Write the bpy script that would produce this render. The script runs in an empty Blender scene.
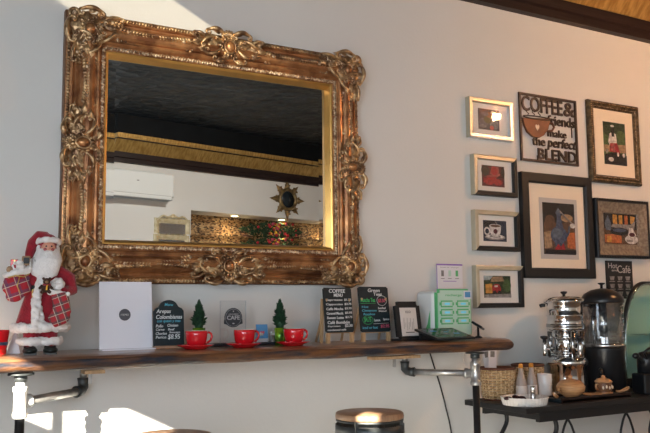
import bpy, bmesh, math, random
from mathutils import Vector, Matrix, noise
random.seed(7)
PI = math.pi
SC = bpy.context.scene
COL = SC.collection

# ------------------------------------------------------------------ camera
F = 811.0                      # focal length in pixels of the 650 px wide frame
CAMP = Vector((0.0, -3.4, 1.22))
Xc = Vector((1415, -76.5, -811)).normalized()
Zc = Vector((-75, 7216, -811)).normalized()
Zc = (Zc - Xc * Xc.dot(Zc)).normalized()
Yc = Zc.cross(Xc)
R3 = Matrix((Xc, Yc, Zc))      # camera space -> world
cam = bpy.data.cameras.new('camera'); cam.sensor_width = 36; cam.lens = F / 650 * 36
cam.clip_start = .05; cam.clip_end = 60
co = bpy.data.objects.new('camera', cam); COL.objects.link(co)
co.matrix_world = Matrix.Translation(CAMP) @ R3.to_4x4()
SC.camera = co

def at(px, py, Y):             # the point at depth Y that is seen at a photo position
    d = R3 @ Vector((px - 325, -(py - 216.5), -F)); t = (Y - CAMP.y) / d.y
    return CAMP + d * t
def zd(px, Y):
    p = at(px, 300, Y) - CAMP
    return p.dot(R3 @ Vector((0, 0, -1)))
def mpp(px, Y): return zd(px, Y) / F     # metres per pixel there

# ------------------------------------------------------------------ world, sun, daylight, exposure
SC.view_settings.view_transform = 'Standard'; SC.view_settings.look = 'None'
SC.view_settings.gamma = 1; SC.view_settings.use_curve_mapping = False
SC.view_settings.exposure = 0.72
w = bpy.data.worlds.new('world'); SC.world = w; w.use_nodes = True
w.node_tree.nodes['Background'].inputs[0].default_value = (.62, .76, 1, 1)
w.node_tree.nodes['Background'].inputs[1].default_value = 1.0
SUN = Vector((1.0, 1, -.50)).normalized()
def light(name, kind, loc, energy, color, direction=None, **kw):
    l = bpy.data.lights.new(name, kind); l.energy = energy; l.color = color
    for k, v in kw.items(): setattr(l, k, v)
    o = bpy.data.objects.new(name, l); COL.objects.link(o); o.location = loc
    if direction is not None: o.rotation_euler = Vector(direction).to_track_quat('-Z', 'Y').to_euler()
    return o
light('sun', 'SUN', (0, -8, 6), 26, (1, .90, .74), SUN, angle=.006)
light('window_daylight', 'AREA', (-1.56, -3.2, 1.45), 104, (.83, .91, 1), (1, .12, -.02), shape='RECTANGLE', size=4.0, size_y=1.6)
light('front_daylight', 'AREA', (.1, -5.78, 1.5), 26, (.84, .92, 1), (.1, 1, 0), shape='RECTANGLE', size=2.0, size_y=1.6)

# ------------------------------------------------------------------ materials
MATS = {}
def mat(name, col, rough=.5, metal=0, var=.0, scale=8, bump=0, bscale=None, emit=None, estr=0, spec=None, trans=0, ior=1.45, stretch=(1,1,1), col2=None, coat=0, detail=4, sheen=0):
    m = bpy.data.materials.new(name); m.use_nodes = True; nt = m.node_tree; b = nt.nodes['Principled BSDF']
    b.inputs['Roughness'].default_value = rough; b.inputs['Metallic'].default_value = metal
    b.inputs['IOR'].default_value = ior; b.inputs['Transmission Weight'].default_value = trans
    b.inputs['Coat Weight'].default_value = coat
    if sheen: b.inputs['Sheen Weight'].default_value = sheen
    if spec is not None: b.inputs['Specular IOR Level'].default_value = spec
    tc = nt.nodes.new('ShaderNodeTexCoord'); mp = nt.nodes.new('ShaderNodeMapping')
    nt.links.new(tc.outputs['Object'], mp.inputs[0]); mp.inputs['Scale'].default_value = stretch
    n = nt.nodes.new('ShaderNodeTexNoise'); n.inputs['Scale'].default_value = scale; n.inputs['Detail'].default_value = detail
    nt.links.new(mp.outputs[0], n.inputs['Vector'])
    r = nt.nodes.new('ShaderNodeValToRGB'); c = Vector(col[:3])
    c2 = Vector(col2) if col2 else c * (1 - var)
    r.color_ramp.elements[0].position = .38; r.color_ramp.elements[1].position = .62
    r.color_ramp.elements[0].color = (*c2, 1); r.color_ramp.elements[1].color = (*c, 1)
    nt.links.new(n.outputs['Fac'], r.inputs[0]); nt.links.new(r.outputs[0], b.inputs['Base Color'])
    if bump:
        n2 = nt.nodes.new('ShaderNodeTexNoise'); n2.inputs['Scale'].default_value = bscale or scale * 4; n2.inputs['Detail'].default_value = 6
        nt.links.new(mp.outputs[0], n2.inputs['Vector'])
        bp = nt.nodes.new('ShaderNodeBump'); bp.inputs['Strength'].default_value = bump; bp.inputs['Distance'].default_value = .01
        nt.links.new(n2.outputs['Fac'], bp.inputs['Height']); nt.links.new(bp.outputs[0], b.inputs['Normal'])
    if emit:
        b.inputs['Emission Color'].default_value = (*emit, 1); b.inputs['Emission Strength'].default_value = estr
    MATS[name] = m; return m
def stripes(nt, out, freq, width):   # 1 inside a stripe
    a = nt.nodes.new('ShaderNodeMath'); a.operation = 'MULTIPLY'; a.inputs[1].default_value = freq; nt.links.new(out, a.inputs[0])
    f = nt.nodes.new('ShaderNodeMath'); f.operation = 'FRACT'; nt.links.new(a.outputs[0], f.inputs[0])
    l = nt.nodes.new('ShaderNodeMath'); l.operation = 'LESS_THAN'; l.inputs[1].default_value = width; nt.links.new(f.outputs[0], l.inputs[0])
    return l.outputs[0]
def plaid(name, base, c2, c3, freq):
    m = mat(name, base, .85); nt = m.node_tree; b = nt.nodes['Principled BSDF']
    tc = nt.nodes.new('ShaderNodeTexCoord'); rot = nt.nodes.new('ShaderNodeMapping'); rot.inputs['Rotation'].default_value = (0, .35, 0)
    nt.links.new(tc.outputs['Object'], rot.inputs[0]); s = nt.nodes.new('ShaderNodeSeparateXYZ'); nt.links.new(rot.outputs[0], s.inputs[0])
    cur = None
    for (col, fr, wd) in ((c2, freq, .36), (c3, freq, .07)):
        for ax in (0, 2):
            mx = nt.nodes.new('ShaderNodeMix'); mx.data_type = 'RGBA'; st = stripes(nt, s.outputs[ax], fr, wd)
            ml = nt.nodes.new('ShaderNodeMath'); ml.operation = 'MULTIPLY'; ml.inputs[1].default_value = .6 if col is c2 else .8
            nt.links.new(st, ml.inputs[0]); nt.links.new(ml.outputs[0], mx.inputs['Factor'])
            if cur: nt.links.new(cur, mx.inputs[6])
            else: mx.inputs[6].default_value = (*base, 1)
            mx.inputs[7].default_value = (*col, 1); cur = mx.outputs[2]
    nt.links.new(cur, b.inputs['Base Color']); return m
def pane(name, refl=.5, tint=(1,1,1), alpha=0.0):   # thin glass: transparent with a fresnel reflection
    m = bpy.data.materials.new(name); m.use_nodes = True; nt = m.node_tree; nt.nodes.clear()
    o = nt.nodes.new('ShaderNodeOutputMaterial'); t = nt.nodes.new('ShaderNodeBsdfTransparent'); t.inputs[0].default_value = (*tint, 1)
    g = nt.nodes.new('ShaderNodeBsdfGlossy'); g.inputs['Roughness'].default_value = .03
    fr = nt.nodes.new('ShaderNodeFresnel'); ge = nt.nodes.new('ShaderNodeNewGeometry'); io = nt.nodes.new('ShaderNodeMapRange')
    io.inputs['To Min'].default_value = 1.45; io.inputs['To Max'].default_value = 1/1.45; nt.links.new(ge.outputs['Backfacing'], io.inputs['Value']); nt.links.new(io.outputs[0], fr.inputs[0])
    ml = nt.nodes.new('ShaderNodeMath'); ml.operation = 'MULTIPLY_ADD'; ml.inputs[1].default_value = refl; ml.inputs[2].default_value = alpha
    mx = nt.nodes.new('ShaderNodeMixShader')
    nt.links.new(fr.outputs[0], ml.inputs[0]); nt.links.new(ml.outputs[0], mx.inputs[0]); nt.links.new(t.outputs[0], mx.inputs[1]); nt.links.new(g.outputs[0], mx.inputs[2])
    nt.links.new(mx.outputs[0], o.inputs[0]); MATS[name] = m; return m

mat('wall_paint', (.70, .695, .665), .7, var=.035, scale=1.6, bump=.08, bscale=60)
mat('ceiling_tin', (.012, .016, .019), .5, metal=.1, var=.3, scale=5)
mat('soffit', (.004, .005, .006), .7, var=.3, scale=6, spec=.15)
mat('beam', (.028, .016, .014), .45, var=.4, scale=6, bump=.2, stretch=(.3, 4, 4), spec=.25)
mat('gold_crown', (.52, .33, .10), .38, metal=.55, col2=(.33, .19, .05), scale=14, bump=.4, bscale=40, stretch=(3, 1, .6))
mat('floor_wood', (.17, .15, .13), .45, var=.35, scale=5, stretch=(1, 6, 1))
mat('bronze', (.56, .27, .11), .36, metal=.62, col2=(.20, .08, .035), scale=12, bump=.25, bscale=45)
mat('ornament_gold', (.72, .49, .26), .36, metal=.80, col2=(.20, .11, .06), scale=22, bump=.3, bscale=90)
mat('bead_gold', (.78, .60, .40), .42, metal=.5, col2=(.23, .12, .06), scale=60)
mat('lip_gold', (.92, .52, .15), .28, metal=.8, var=.2, scale=8)
mat('frame_back', (.16, .075, .035), .5, var=.4, scale=20)
mat('mirror', (.90, .93, .93), .0, metal=1)
mat('bark', (.014, .018, .030), .55, col2=(.15, .062, .022), scale=7, bump=.9, bscale=26, stretch=(1, 2.2, 5), detail=7)
mat('wood_top', (.34, .17, .08), .30, col2=(.14, .065, .035), scale=5, stretch=(1, 7, 2), bump=.1, coat=.3)
mat('pine', (.56, .36, .19), .55, var=.25, scale=12, stretch=(4, 4, .6))
mat('oak_seat', (.36, .22, .13), .4, col2=(.24, .135, .08), scale=10, stretch=(8, 1, 1))
mat('seat_rim', (.26, .15, .09), .5, var=.3, scale=20)
mat('galv', (.50, .50, .49), .38, metal=.75, var=.25, scale=30)
mat('white_pipe', (.80, .80, .77), .4, var=.08, scale=20)
mat('black_iron', (.02, .021, .023), .42, metal=.3, var=.3, scale=30)
mat('dark_metal', (.075, .085, .088), .45, metal=.5, var=.3, scale=25)
mat('red_glaze', (.62, .010, .018), .12, coat=.6, var=.05)
mat('cup_inside', (.80, .74, .68), .2)
mat('green_foil', (.30, .52, .03), .22, metal=.5, col2=(.05, .16, .02), scale=30)
mat('conifer', (.022, .075, .030), .7, col2=(.010, .038, .020), scale=60)
mat('white_acrylic', (.80, .80, .86), .25, var=.02)
mat('disc_grey', (.085, .085, .10), .5)
mat('chalk_black', (.010, .022, .028), .55, var=.25, scale=20)
mat('chalk_white', (.72, .74, .74), .8)
mat('chalk_blue', (.10, .42, .55), .8)
mat('chalk_green', (.06, .48, .14), .8)
mat('chalk_red', (.60, .10, .16), .8)
mat('board_wood', (.40, .25, .16), .5, var=.2, scale=20)
mat('black_plastic', (.012, .013, .015), .30)
mat('black_rubber', (.010, .014, .022), .6)
mat('clear_acrylic', (.8, .8, .8), .1)
mat('cafe_logo', (.035, .04, .048), .5)
mat('logo_grey', (.45, .46, .47), .5)
mat('sky_card', (.10, .32, .62), .5, var=.1)
mat('white_plastic', (.74, .76, .74), .35)
mat('mint', (.50, .72, .60), .35)
mat('green_plastic', (.12, .50, .20), .35)
mat('slot_dark', (.03, .05, .06), .4)
mat('slot_cyan', (.15, .55, .72), .4, emit=(.2, .7, .9), estr=.25)
mat('purple', (.30, .17, .55), .5)
mat('paper', (.76, .76, .80), .6)
mat('screen', (.02, .028, .035), .12)
mat('white_cable', (.7, .7, .68), .5)
mat('black_frame', (.012, .012, .013), .45)
mat('champagne', (.55, .49, .36), .35, metal=.35, var=.1, scale=20)
mat('silver_frame', (.68, .68, .66), .3, metal=.35)
mat('mat_board', (.76, .73, .68), .8)
mat('mat_cream', (.82, .72, .58), .8)
mat('mat_grey', (.50, .47, .45), .8)
mat('old_gold', (.16, .105, .05), .40, metal=.6, col2=(.055, .038, .02), scale=45, bump=.8, bscale=70)
mat('pewter', (.30, .255, .20), .5, metal=.25, col2=(.19, .155, .12), scale=26, stretch=(2, 2, 2), bump=.3)
mat('sign_metal', (.045, .030, .022), .45, metal=.4, var=.3, scale=30)
mat('copper', (.17, .075, .042), .5, metal=.3, var=.3, scale=25)
mat('chrome', (.74, .73, .72), .09, metal=1)
mat('chrome_dark', (.36, .37, .38), .16, metal=1)
mat('steel', (.55, .55, .55), .24, metal=1)
mat('wicker', (.62, .43, .23), .6, col2=(.40, .24, .11), scale=60); mat('wicker_pale', (.74, .56, .34), .6, var=.2, scale=60)
mat('wicker_rim', (.15, .055, .03), .6, var=.3, scale=60)
mat('porcelain', (.80, .76, .72), .18, coat=.3)
mat('clay', (.60, .33, .15), .42, col2=(.40, .19, .08), scale=9, stretch=(1, 1, 12))
mat('clay_dark', (.23, .105, .05), .4, var=.3, scale=20)
mat('orange_cap', (.75, .30, .04), .4)
mat('bottle_glass', (.66, .55, .48), .08, trans=.35)
mat('label_white', (.70, .67, .64), .6)
mat('maroon', (.055, .016, .018), .6, var=.4, scale=40)
mat('red_cloth', (.33, .008, .022), .85, var=.3, scale=40, bump=.4, bscale=150, sheen=.3)
mat('white_fur', (.80, .77, .75), .95, var=.06, scale=60, bump=.45, bscale=110)
mat('skin', (.66, .32, .22), .55)
mat('boot', (.010, .014, .013), .28)
mat('toy_brown', (.075, .035, .022), .9, var=.3, scale=80)
mat('toy_tan', (.36, .22, .12), .8, var=.3, scale=50)
mat('gold_plain', (.62, .42, .14), .3, metal=.8)
plaid('plaid', (.42, .020, .035), (.10, .07, .14), (.62, .52, .42), 26)
plaid('plaid_fine', (.40, .025, .035), (.03, .07, .075), (.55, .50, .40), 34)
mat('ac_white', (.72, .74, .72), .35)
mat('ac_grey', (.25, .26, .26), .5)
mat('cream_gilt', (.62, .54, .36), .45, col2=(.45, .36, .2), scale=20)
mat('sun_gold', (.30, .20, .08), .4, metal=.5, col2=(.12, .08, .04), scale=20)
mat('flower_red', (.42, .02, .03), .7); mat('flower_pink', (.48, .07, .11), .7); mat('flower_yellow', (.80, .45, .04), .7)
mat('lamp_glow', (1, .8, .5), .5, emit=(1, .72, .36), estr=14)
mat('bulb', (1, .8, .5), .5, emit=(1, .62, .30), estr=10)
mat('teal_dark', (.04, .09, .10), .4)
# picture colours
for k, c in dict(p_navy=(.02,.03,.06), p_blue=(.07,.10,.17), p_steel=(.12,.16,.22), p_brown=(.13,.07,.04), p_red=(.38,.02,.03), p_maroon=(.09,.012,.02), p_rose=(.42,.10,.10),
                 p_green=(.07,.13,.04), p_dgreen=(.025,.05,.02), p_sky=(.40,.50,.55), p_gold=(.65,.33,.07), p_orange=(.55,.16,.05), p_white=(.72,.70,.68), p_grey=(.30,.29,.28), p_black=(.012,.012,.015), p_tan=(.42,.28,.16)).items():
    mat(k, c, .45, var=.45, scale=55, detail=6)
pane('picture_glass', .30); pane('added_skylight_glass', .5, (.095, .090, .078)); pane('clear_pane', 1.2, (.96, .97, .98), .02); pane('teal_glass', .5, (.86, .965, .95), .0); pane('dispenser_clear', 1.5, (.86, .88, .90), .10)
def mosaic():
    m = mat('niche_mosaic', (.5, .33, .15), .35); nt = m.node_tree; b = nt.nodes['Principled BSDF']
    tc = nt.nodes.new('ShaderNodeTexCoord'); mp = nt.nodes.new('ShaderNodeMapping'); mp.inputs['Scale'].default_value = (1, 1, 1.9); mp.inputs['Rotation'].default_value = (0, .6, 0)
    nt.links.new(tc.outputs['Object'], mp.inputs[0]); v = nt.nodes.new('ShaderNodeTexVoronoi'); v.inputs['Scale'].default_value = 34; nt.links.new(mp.outputs[0], v.inputs['Vector'])
    r = nt.nodes.new('ShaderNodeValToRGB'); r.color_ramp.interpolation = 'CONSTANT'
    e = r.color_ramp.elements; e[0].position = 0; e[0].color = (.45, .30, .15, 1); e[1].position = .36; e[1].color = (.05, .03, .02, 1)
    x = e.new(.62); x.color = (.26, .16, .08, 1); x = e.new(.8); x.color = (.50, .38, .22, 1)
    nt.links.new(v.outputs['Color'], r.inputs[0]); nt.links.new(r.outputs[0], b.inputs['Base Color'])
mosaic()
def tin():
    nt = MATS['ceiling_tin'].node_tree; b = nt.nodes['Principled BSDF']
    tc = nt.nodes.new('ShaderNodeTexCoord'); br = nt.nodes.new('ShaderNodeTexBrick'); br.inputs['Scale'].default_value = 1
    br.inputs['Brick Width'].default_value = .6; br.inputs['Row Height'].default_value = .6; br.inputs['Mortar Size'].default_value = .03; br.offset = 0
    nt.links.new(tc.outputs['Object'], br.inputs['Vector'])
    v = nt.nodes.new('ShaderNodeTexVoronoi'); v.inputs['Scale'].default_value = 7; nt.links.new(tc.outputs['Object'], v.inputs['Vector'])
    a = nt.nodes.new('ShaderNodeMath'); a.operation = 'ADD'; nt.links.new(br.outputs['Fac'], a.inputs[0]); nt.links.new(v.outputs['Distance'], a.inputs[1])
    bp = nt.nodes.new('ShaderNodeBump'); bp.inputs['Distance'].default_value = .04; nt.links.new(a.outputs[0], bp.inputs['Height']); nt.links.new(bp.outputs[0], b.inputs['Normal'])
tin()

# ------------------------------------------------------------------ mesh helpers
def T(x=0, y=0, z=0): return Matrix.Translation((x, y, z))
def RX(a): return Matrix.Rotation(a, 4, 'X')
def RY(a): return Matrix.Rotation(a, 4, 'Y')
def RZ(a): return Matrix.Rotation(a, 4, 'Z')
def S(x, y, z): return Matrix.Diagonal((x, y, z, 1))
class MB:
    def __init__(s): s.v = []; s.f = []; s.m = []; s.sm = []; s.mats = []
    def add(s, vs, fs, m, smooth=True, M=None):
        if m not in s.mats: s.mats.append(m)
        k = s.mats.index(m); n = len(s.v)
        s.v += [tuple(M @ Vector(p)) if M else tuple(p) for p in vs]
        for f in fs: s.f.append(tuple(i + n for i in f)); s.m.append(k); s.sm.append(smooth)
        return s
    def bm(s, b, m, smooth=False, M=None):
        b.verts.index_update(); s.add([v.co.copy() for v in b.verts], [[v.index for v in f.verts] for f in b.faces], m, smooth, M); b.free(); return s
    def box(s, c, size, m, M=None, bev=0, seg=2, smooth=False):
        b = bmesh.new(); bmesh.ops.create_cube(b, size=1, matrix=T(*c) @ S(*size))
        if bev: bmesh.ops.bevel(b, geom=list(b.edges), offset=bev, segments=seg, affect='EDGES', profile=.5)
        return s.bm(b, m, smooth, M)
    def b2(s, x0, x1, y0, y1, z0, z1, m, M=None, bev=0):
        return s.box(((x0+x1)/2, (y0+y1)/2, (z0+z1)/2), (abs(x1-x0), abs(y1-y0), abs(z1-z0)), m, M, bev)
    def lathe(s, prof, m, n=32, M=None, flute=None, smooth=True, caps=True):
        vs = []; fs = []
        for (r, z) in prof:
            for i in range(n):
                a = 2*PI*i/n; rr = r * (1 + (flute[0] * math.cos(flute[1]*a) if flute else 0)); vs.append((rr*math.cos(a), rr*math.sin(a), z))
        for j in range(len(prof)-1):
            for i in range(n):
                k = (i+1) % n; fs.append((j*n+i, j*n+k, (j+1)*n+k, (j+1)*n+i))
        if caps:
            if prof[0][0] > 1e-5: fs.append(tuple(range(n))[::-1])
            if prof[-1][0] > 1e-5: fs.append(tuple((len(prof)-1)*n + i for i in range(n)))
        return s.add(vs, fs, m, smooth, M)
    def tube(s, pts, r, m, n=8, M=None, flat=1, closed=False, up=(0, 1, 0)):
        pts = [Vector(p) for p in pts]; N = len(pts); vs = []; fs = []
        rr = r if isinstance(r, (list, tuple)) else [r]*N
        prev = None
        for i, p in enumerate(pts):
            if closed: t = pts[(i+1) % N] - pts[i-1]
            else: t = pts[min(i+1, N-1)] - pts[max(i-1, 0)]
            t = t.normalized() if t.length > 1e-9 else Vector((0, 0, 1))
            u = Vector(up) if prev is None else prev
            u = u - t*u.dot(t)
            if u.length < 1e-4: u = t.orthogonal()
            u.normalize(); prev = u; q = t.cross(u)
            for k in range(n):
                a = 2*PI*k/n; vs.append(p + u*(rr[i]*flat*math.cos(a)) + q*(rr[i]*math.sin(a)))
        for i in range(N if closed else N-1):
            j = (i+1) % N
            for k in range(n): l = (k+1) % n; fs.append((i*n+k, i*n+l, j*n+l, j*n+k))
        if not closed: fs += [tuple(range(n))[::-1], tuple((N-1)*n+k for k in range(n))]
        return s.add(vs, fs, m, True, M)
    def ell(s, c, r, m, M=None, nu=14, nv=9, rot=None, nz=0, nf=20):
        vs = []; fs = []; r = r if isinstance(r, (tuple, list)) else (r, r, r); L = T(*c) @ (rot or Matrix())
        for j in range(nv+1):
            th = PI*j/nv
            for i in range(nu):
                a = 2*PI*i/nu; p = Vector((math.sin(th)*math.cos(a), math.sin(th)*math.sin(a), math.cos(th)))
                q = Vector((p.x*r[0], p.y*r[1], p.z*r[2]))
                if nz: q += p * nz * noise.noise((q + Vector(c))*nf)
                vs.append(L @ q)
        for j in range(nv):
            for i in range(nu): k = (i+1) % nu; fs.append((j*nu+i, (j+1)*nu+i, (j+1)*nu+k, j*nu+k))
        return s.add(vs, fs, m, True, M)
    def prism(s, poly, d0, d1, m, M=None, smooth=False):   # poly in x,z ; extruded along y
        n = len(poly); vs = [(x, d0, z) for x, z in poly] + [(x, d1, z) for x, z in poly]
        fs = [tuple(range(n)), tuple(range(n, 2*n))[::-1]] + [(i, n+i, n+(i+1) % n, (i+1) % n) for i in range(n)]
        return s.add(vs, fs, m, smooth, M)
    def text(s, body, x0, x1, z0, z1, y, m, M=None, ext=.0006, bold=0, shear=0, keep=False):
        cu = bpy.data.curves.new('t', 'FONT'); cu.body = body; cu.size = 1; cu.extrude = .02; cu.offset = bold; cu.shear = shear; cu.resolution_u = 3; cu.align_x = 'LEFT'
        o = bpy.data.objects.new('t', cu); COL.objects.link(o)
        dg = bpy.context.evaluated_depsgraph_get(); me = bpy.data.meshes.new_from_object(o.evaluated_get(dg))
        X = [v.co.x for v in me.vertices]; Y = [v.co.y for v in me.vertices]
        sx = (x1-x0)/(max(X)-min(X)); sz = (z1-z0)/(max(Y)-min(Y))
        vs = [(x0 + (v.co.x-min(X))*sx, y - v.co.z/.02*ext, z0 + (v.co.y-min(Y))*sz) for v in me.vertices]
        s.add(vs, [tuple(p.vertices) for p in me.polygons], m, False, M)
        bpy.data.objects.remove(o); bpy.data.meshes.remove(me); bpy.data.curves.remove(cu); return s
    def build(s, name, parent=None, M=None, loc=None, rotz=0):
        me = bpy.data.meshes.new(name); me.from_pydata(s.v, [], s.f); me.validate(clean_customdata=False)
        for k in s.mats: me.materials.append(MATS[k])
        if len(me.polygons) == len(s.m):
            me.polygons.foreach_set('material_index', s.m); me.polygons.foreach_set('use_smooth', s.sm)
        b = bmesh.new(); b.from_mesh(me); bmesh.ops.recalc_face_normals(b, faces=b.faces); b.to_mesh(me); b.free(); me.update()
        o = bpy.data.objects.new(name, me); COL.objects.link(o); o.parent = parent
        if loc is not None: o.location = loc
        o.rotation_euler.z = rotz
        return o
def tag(o, label, cat, group=None):
    o['label'] = label; o['category'] = cat
    if group: o['group'] = group
    return o
def thing(name, label, cat, loc, rotz=0, group=None):
    o = bpy.data.objects.new(name, None); o.empty_display_size = .05; COL.objects.link(o); o.location = loc; o.rotation_euler.z = rotz
    return tag(o, label, cat, group)
def struct(o): o['kind'] = 'structure'; return o
def fuse(mb, name, parent, matname, voxel=.004, smooth=2):   # union the shapes of mb into one continuous surface
    tmp = mb.build('tmp'); md = tmp.modifiers.new('r', 'REMESH'); md.mode = 'VOXEL'; md.voxel_size = voxel
    sm = tmp.modifiers.new('s', 'SMOOTH'); sm.iterations = smooth; sm.factor = .5
    dg = bpy.context.evaluated_depsgraph_get(); dg.update(); me = bpy.data.meshes.new_from_object(tmp.evaluated_get(dg))
    bpy.data.objects.remove(tmp); me.materials.clear(); me.materials.append(MATS[matname])
    for p in me.polygons: p.use_smooth = True; p.material_index = 0
    o = bpy.data.objects.new(name, me); COL.objects.link(o); o.parent = parent; return o

def sm(pts, n=8):           # catmull-rom
    P_ = [Vector(p) for p in pts]; out = []; P_ = [P_[0]] + P_ + [P_[-1]]
    for i in range(1, len(P_)-2):
        for k in range(n):
            t = k/n; a, b, c, d = P_[i-1:i+3]; out.append(.5*((2*b) + (c-a)*t + (2*a-5*b+4*c-d)*t*t + (3*b-a-3*c+d)*t**3))
    return out + [P_[-2]]
# ------------------------------------------------------------------ the room
W = 5.85; XL, XR, H = -1.6, 8.0, 3.45
struct(MB().b2(XL-.2, XR+.2, -W-1.9, .2, -.12, 0, 'floor_wood').build('floor'))
SKX0, SKX1, SKY0, SKY1 = -1.30, -.50, -2.55, -1.45       # unseen skylight opening, added so sun reaches the mirror frame's top left
m = MB(); m.b2(XL-.2, SKX0, -W-1.9, .2, H, H+.05, 'ceiling_tin').b2(SKX1, XR+.2, -W-1.9, .2, H, H+.05, 'ceiling_tin').b2(SKX0, SKX1, -W-1.9, SKY0, H, H+.05, 'ceiling_tin').b2(SKX0, SKX1, SKY1, .2, H, H+.05, 'ceiling_tin')
struct(m.build('ceiling'))
struct(MB().add([(SKX0-.01, SKY0-.01, H+.052), (SKX1+.01, SKY0-.01, H+.052), (SKX1+.01, SKY1+.01, H+.052), (SKX0-.01, SKY1+.01, H+.052)], [(0, 1, 2, 3)], 'added_skylight_glass', False).build('added_skylight'))  # added pane, dark-tinted to weaken the sun coming through
struct(MB().b2(XL-.2, XR+.2, 0, .2, 0, H, 'wall_paint').build('wall_back'))
struct(MB().b2(XR, XR+.2, -W-1.6, 0, 0, H, 'wall_paint').build('wall_right'))
def wall_with_holes(name, u0, u1, holes, fn):   # holes: (ua, ub, za, zb) not overlapping in u
    m = MB(); us = sorted(holes); u = u0
    for (a, b, za, zb) in us:
        if a > u: fn(m, u, a, 0, H)
        if za > 0: fn(m, a, b, 0, za)
        if zb < H: fn(m, a, b, zb, H)
        u = b
    if u < u1: fn(m, u, u1, 0, H)
    return struct(m.build(name))
def fl(m, a, b, z0, z1): m.b2(XL-.12, XL, a, b, z0, z1, 'wall_paint')
PA, PB = 1.90, 2.165        # narrow pane that lets the low sun reach the shelf end
m = MB(); fl(m, -W, -5.25, 0, H); fl(m, -5.25, -4.19, 2.2, H); fl(m, -5.25, -3.42, 0, .7); fl(m, -4.19, -3.96, 2.2, 2.44); fl(m, -4.19, -3.96, 2.58, H); fl(m, -3.96, -3.42, 2.2, H)  # small hole above the window added to send sun onto the stool
fl(m, -3.42, -3.34, 0, H); fl(m, -3.34, -1.9, 0, PA); fl(m, -3.34, -1.9, PB, H); fl(m, -1.9, 0, 0, H)
struct(m.build('wall_left'))
PSI = math.radians(12); PV = Vector((2.56, -W, 0))
Q = Matrix.Translation(PV) @ RZ(-PSI) @ Matrix.Translation(-PV)   # the opposite wall runs at a slight angle
XK = 2.30
NX0, NX1, NZ0, NZ1 = 3.55, 6.3, 2.10, 2.43
def ff(m, a, b, z0, z1): m.b2(a, b, -W-.12, -W, z0, z1, 'wall_paint')
m = MB(); ff(m, XL, XK+.1, 0, H)
struct(m.build('wall_front'))
m = MB(); ff(m, XK, NX0, 0, H); ff(m, NX0, NX1, 0, NZ0); ff(m, NX0, NX1, NZ1, H); ff(m, NX1, XR, 0, H)
struct(m.build('wall_angled')).matrix_world = Q
m = MB(); m.b2(NX0-.02, NX1+.02, -W-.40, -W-.36, NZ0-.04, NZ1+.04, 'niche_mosaic')
m.b2(NX0-.02, NX1+.02, -W-.36, -W-.12, NZ1, NZ1+.03, 'wall_paint'); m.b2(NX0-.02, NX1+.02, -W-.36, -W-.12, NZ0-.03, NZ0, 'wall_paint')
m.b2(NX0-.03, NX0, -W-.36, -W-.12, NZ0, NZ1, 'wall_paint'); m.b2(NX1, NX1+.03, -W-.36, -W-.12, NZ0, NZ1, 'wall_paint')
struct(m.build('trim_3')).matrix_world = Q
# dark beam with gilded crown above, on both long walls
def crown(name, sgn, y0, XL=XL):
    m = MB()
    def P(pts, mm):
        m.add([(x, y0 + sgn*d, z) for x in (XL, XR) for d, z in pts], [(i, (i+1) % len(pts), len(pts)+(i+1) % len(pts), len(pts)+i) for i in range(len(pts))] + [tuple(range(len(pts))), tuple(range(len(pts), 2*len(pts)))], mm, False)
    P([(-.001, 2.918), (.05, 2.918), (.05, 2.965), (.065, 2.975), (.065, 3.035), (-.001, 3.035)], 'beam')
    P([(-.001, 3.035), (.07, 3.035), (.09, 3.06), (.12, 3.10), (.15, 3.14), (.17, 3.16), (-.001, 3.16)], 'gold_crown')
    P([(-.001, 3.16), (.165, 3.16), (.165, 3.175), (-.001, 3.175)], 'beam')
    P([(-.001, 3.175), (.185, 3.175), (.20, 3.225), (-.001, 3.225)], 'gold_crown')
    P([(-.001, 3.225), (.18, 3.225), (.18, H+.001), (-.001, H+.001)], 'soffit')
    return struct(m.build(name))
crown('trim_1', -1, 0); crown('trim_2', 1, -W, XK+.15).matrix_world = Q
# window frames (left wall, daylight side)
m = MB()
for y in (-5.25, -4.3, -3.42): m.b2(XL-.08, XL-.03, y-.03, y+.03, .7, 2.2, 'black_frame')
for z in (.7, 2.2): m.b2(XL-.08, XL-.03, -5.25, -3.42, z-.03, z+.03, 'black_frame')
struct(m.build('window_1'))
m = MB()
m.b2(XL-.08, XL-.05, -2.40, -2.37, PA, PB, 'black_frame')
for y in (-3.34, -1.9): m.b2(XL-.08, XL-.05, y-.01, y+.01, PA, PB, 'black_frame')
struct(m.build('window_2'))
struct(MB().b2(XL, XR, -.015, 0, 0, .1, 'beam').build('baseboard_back'))

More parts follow.
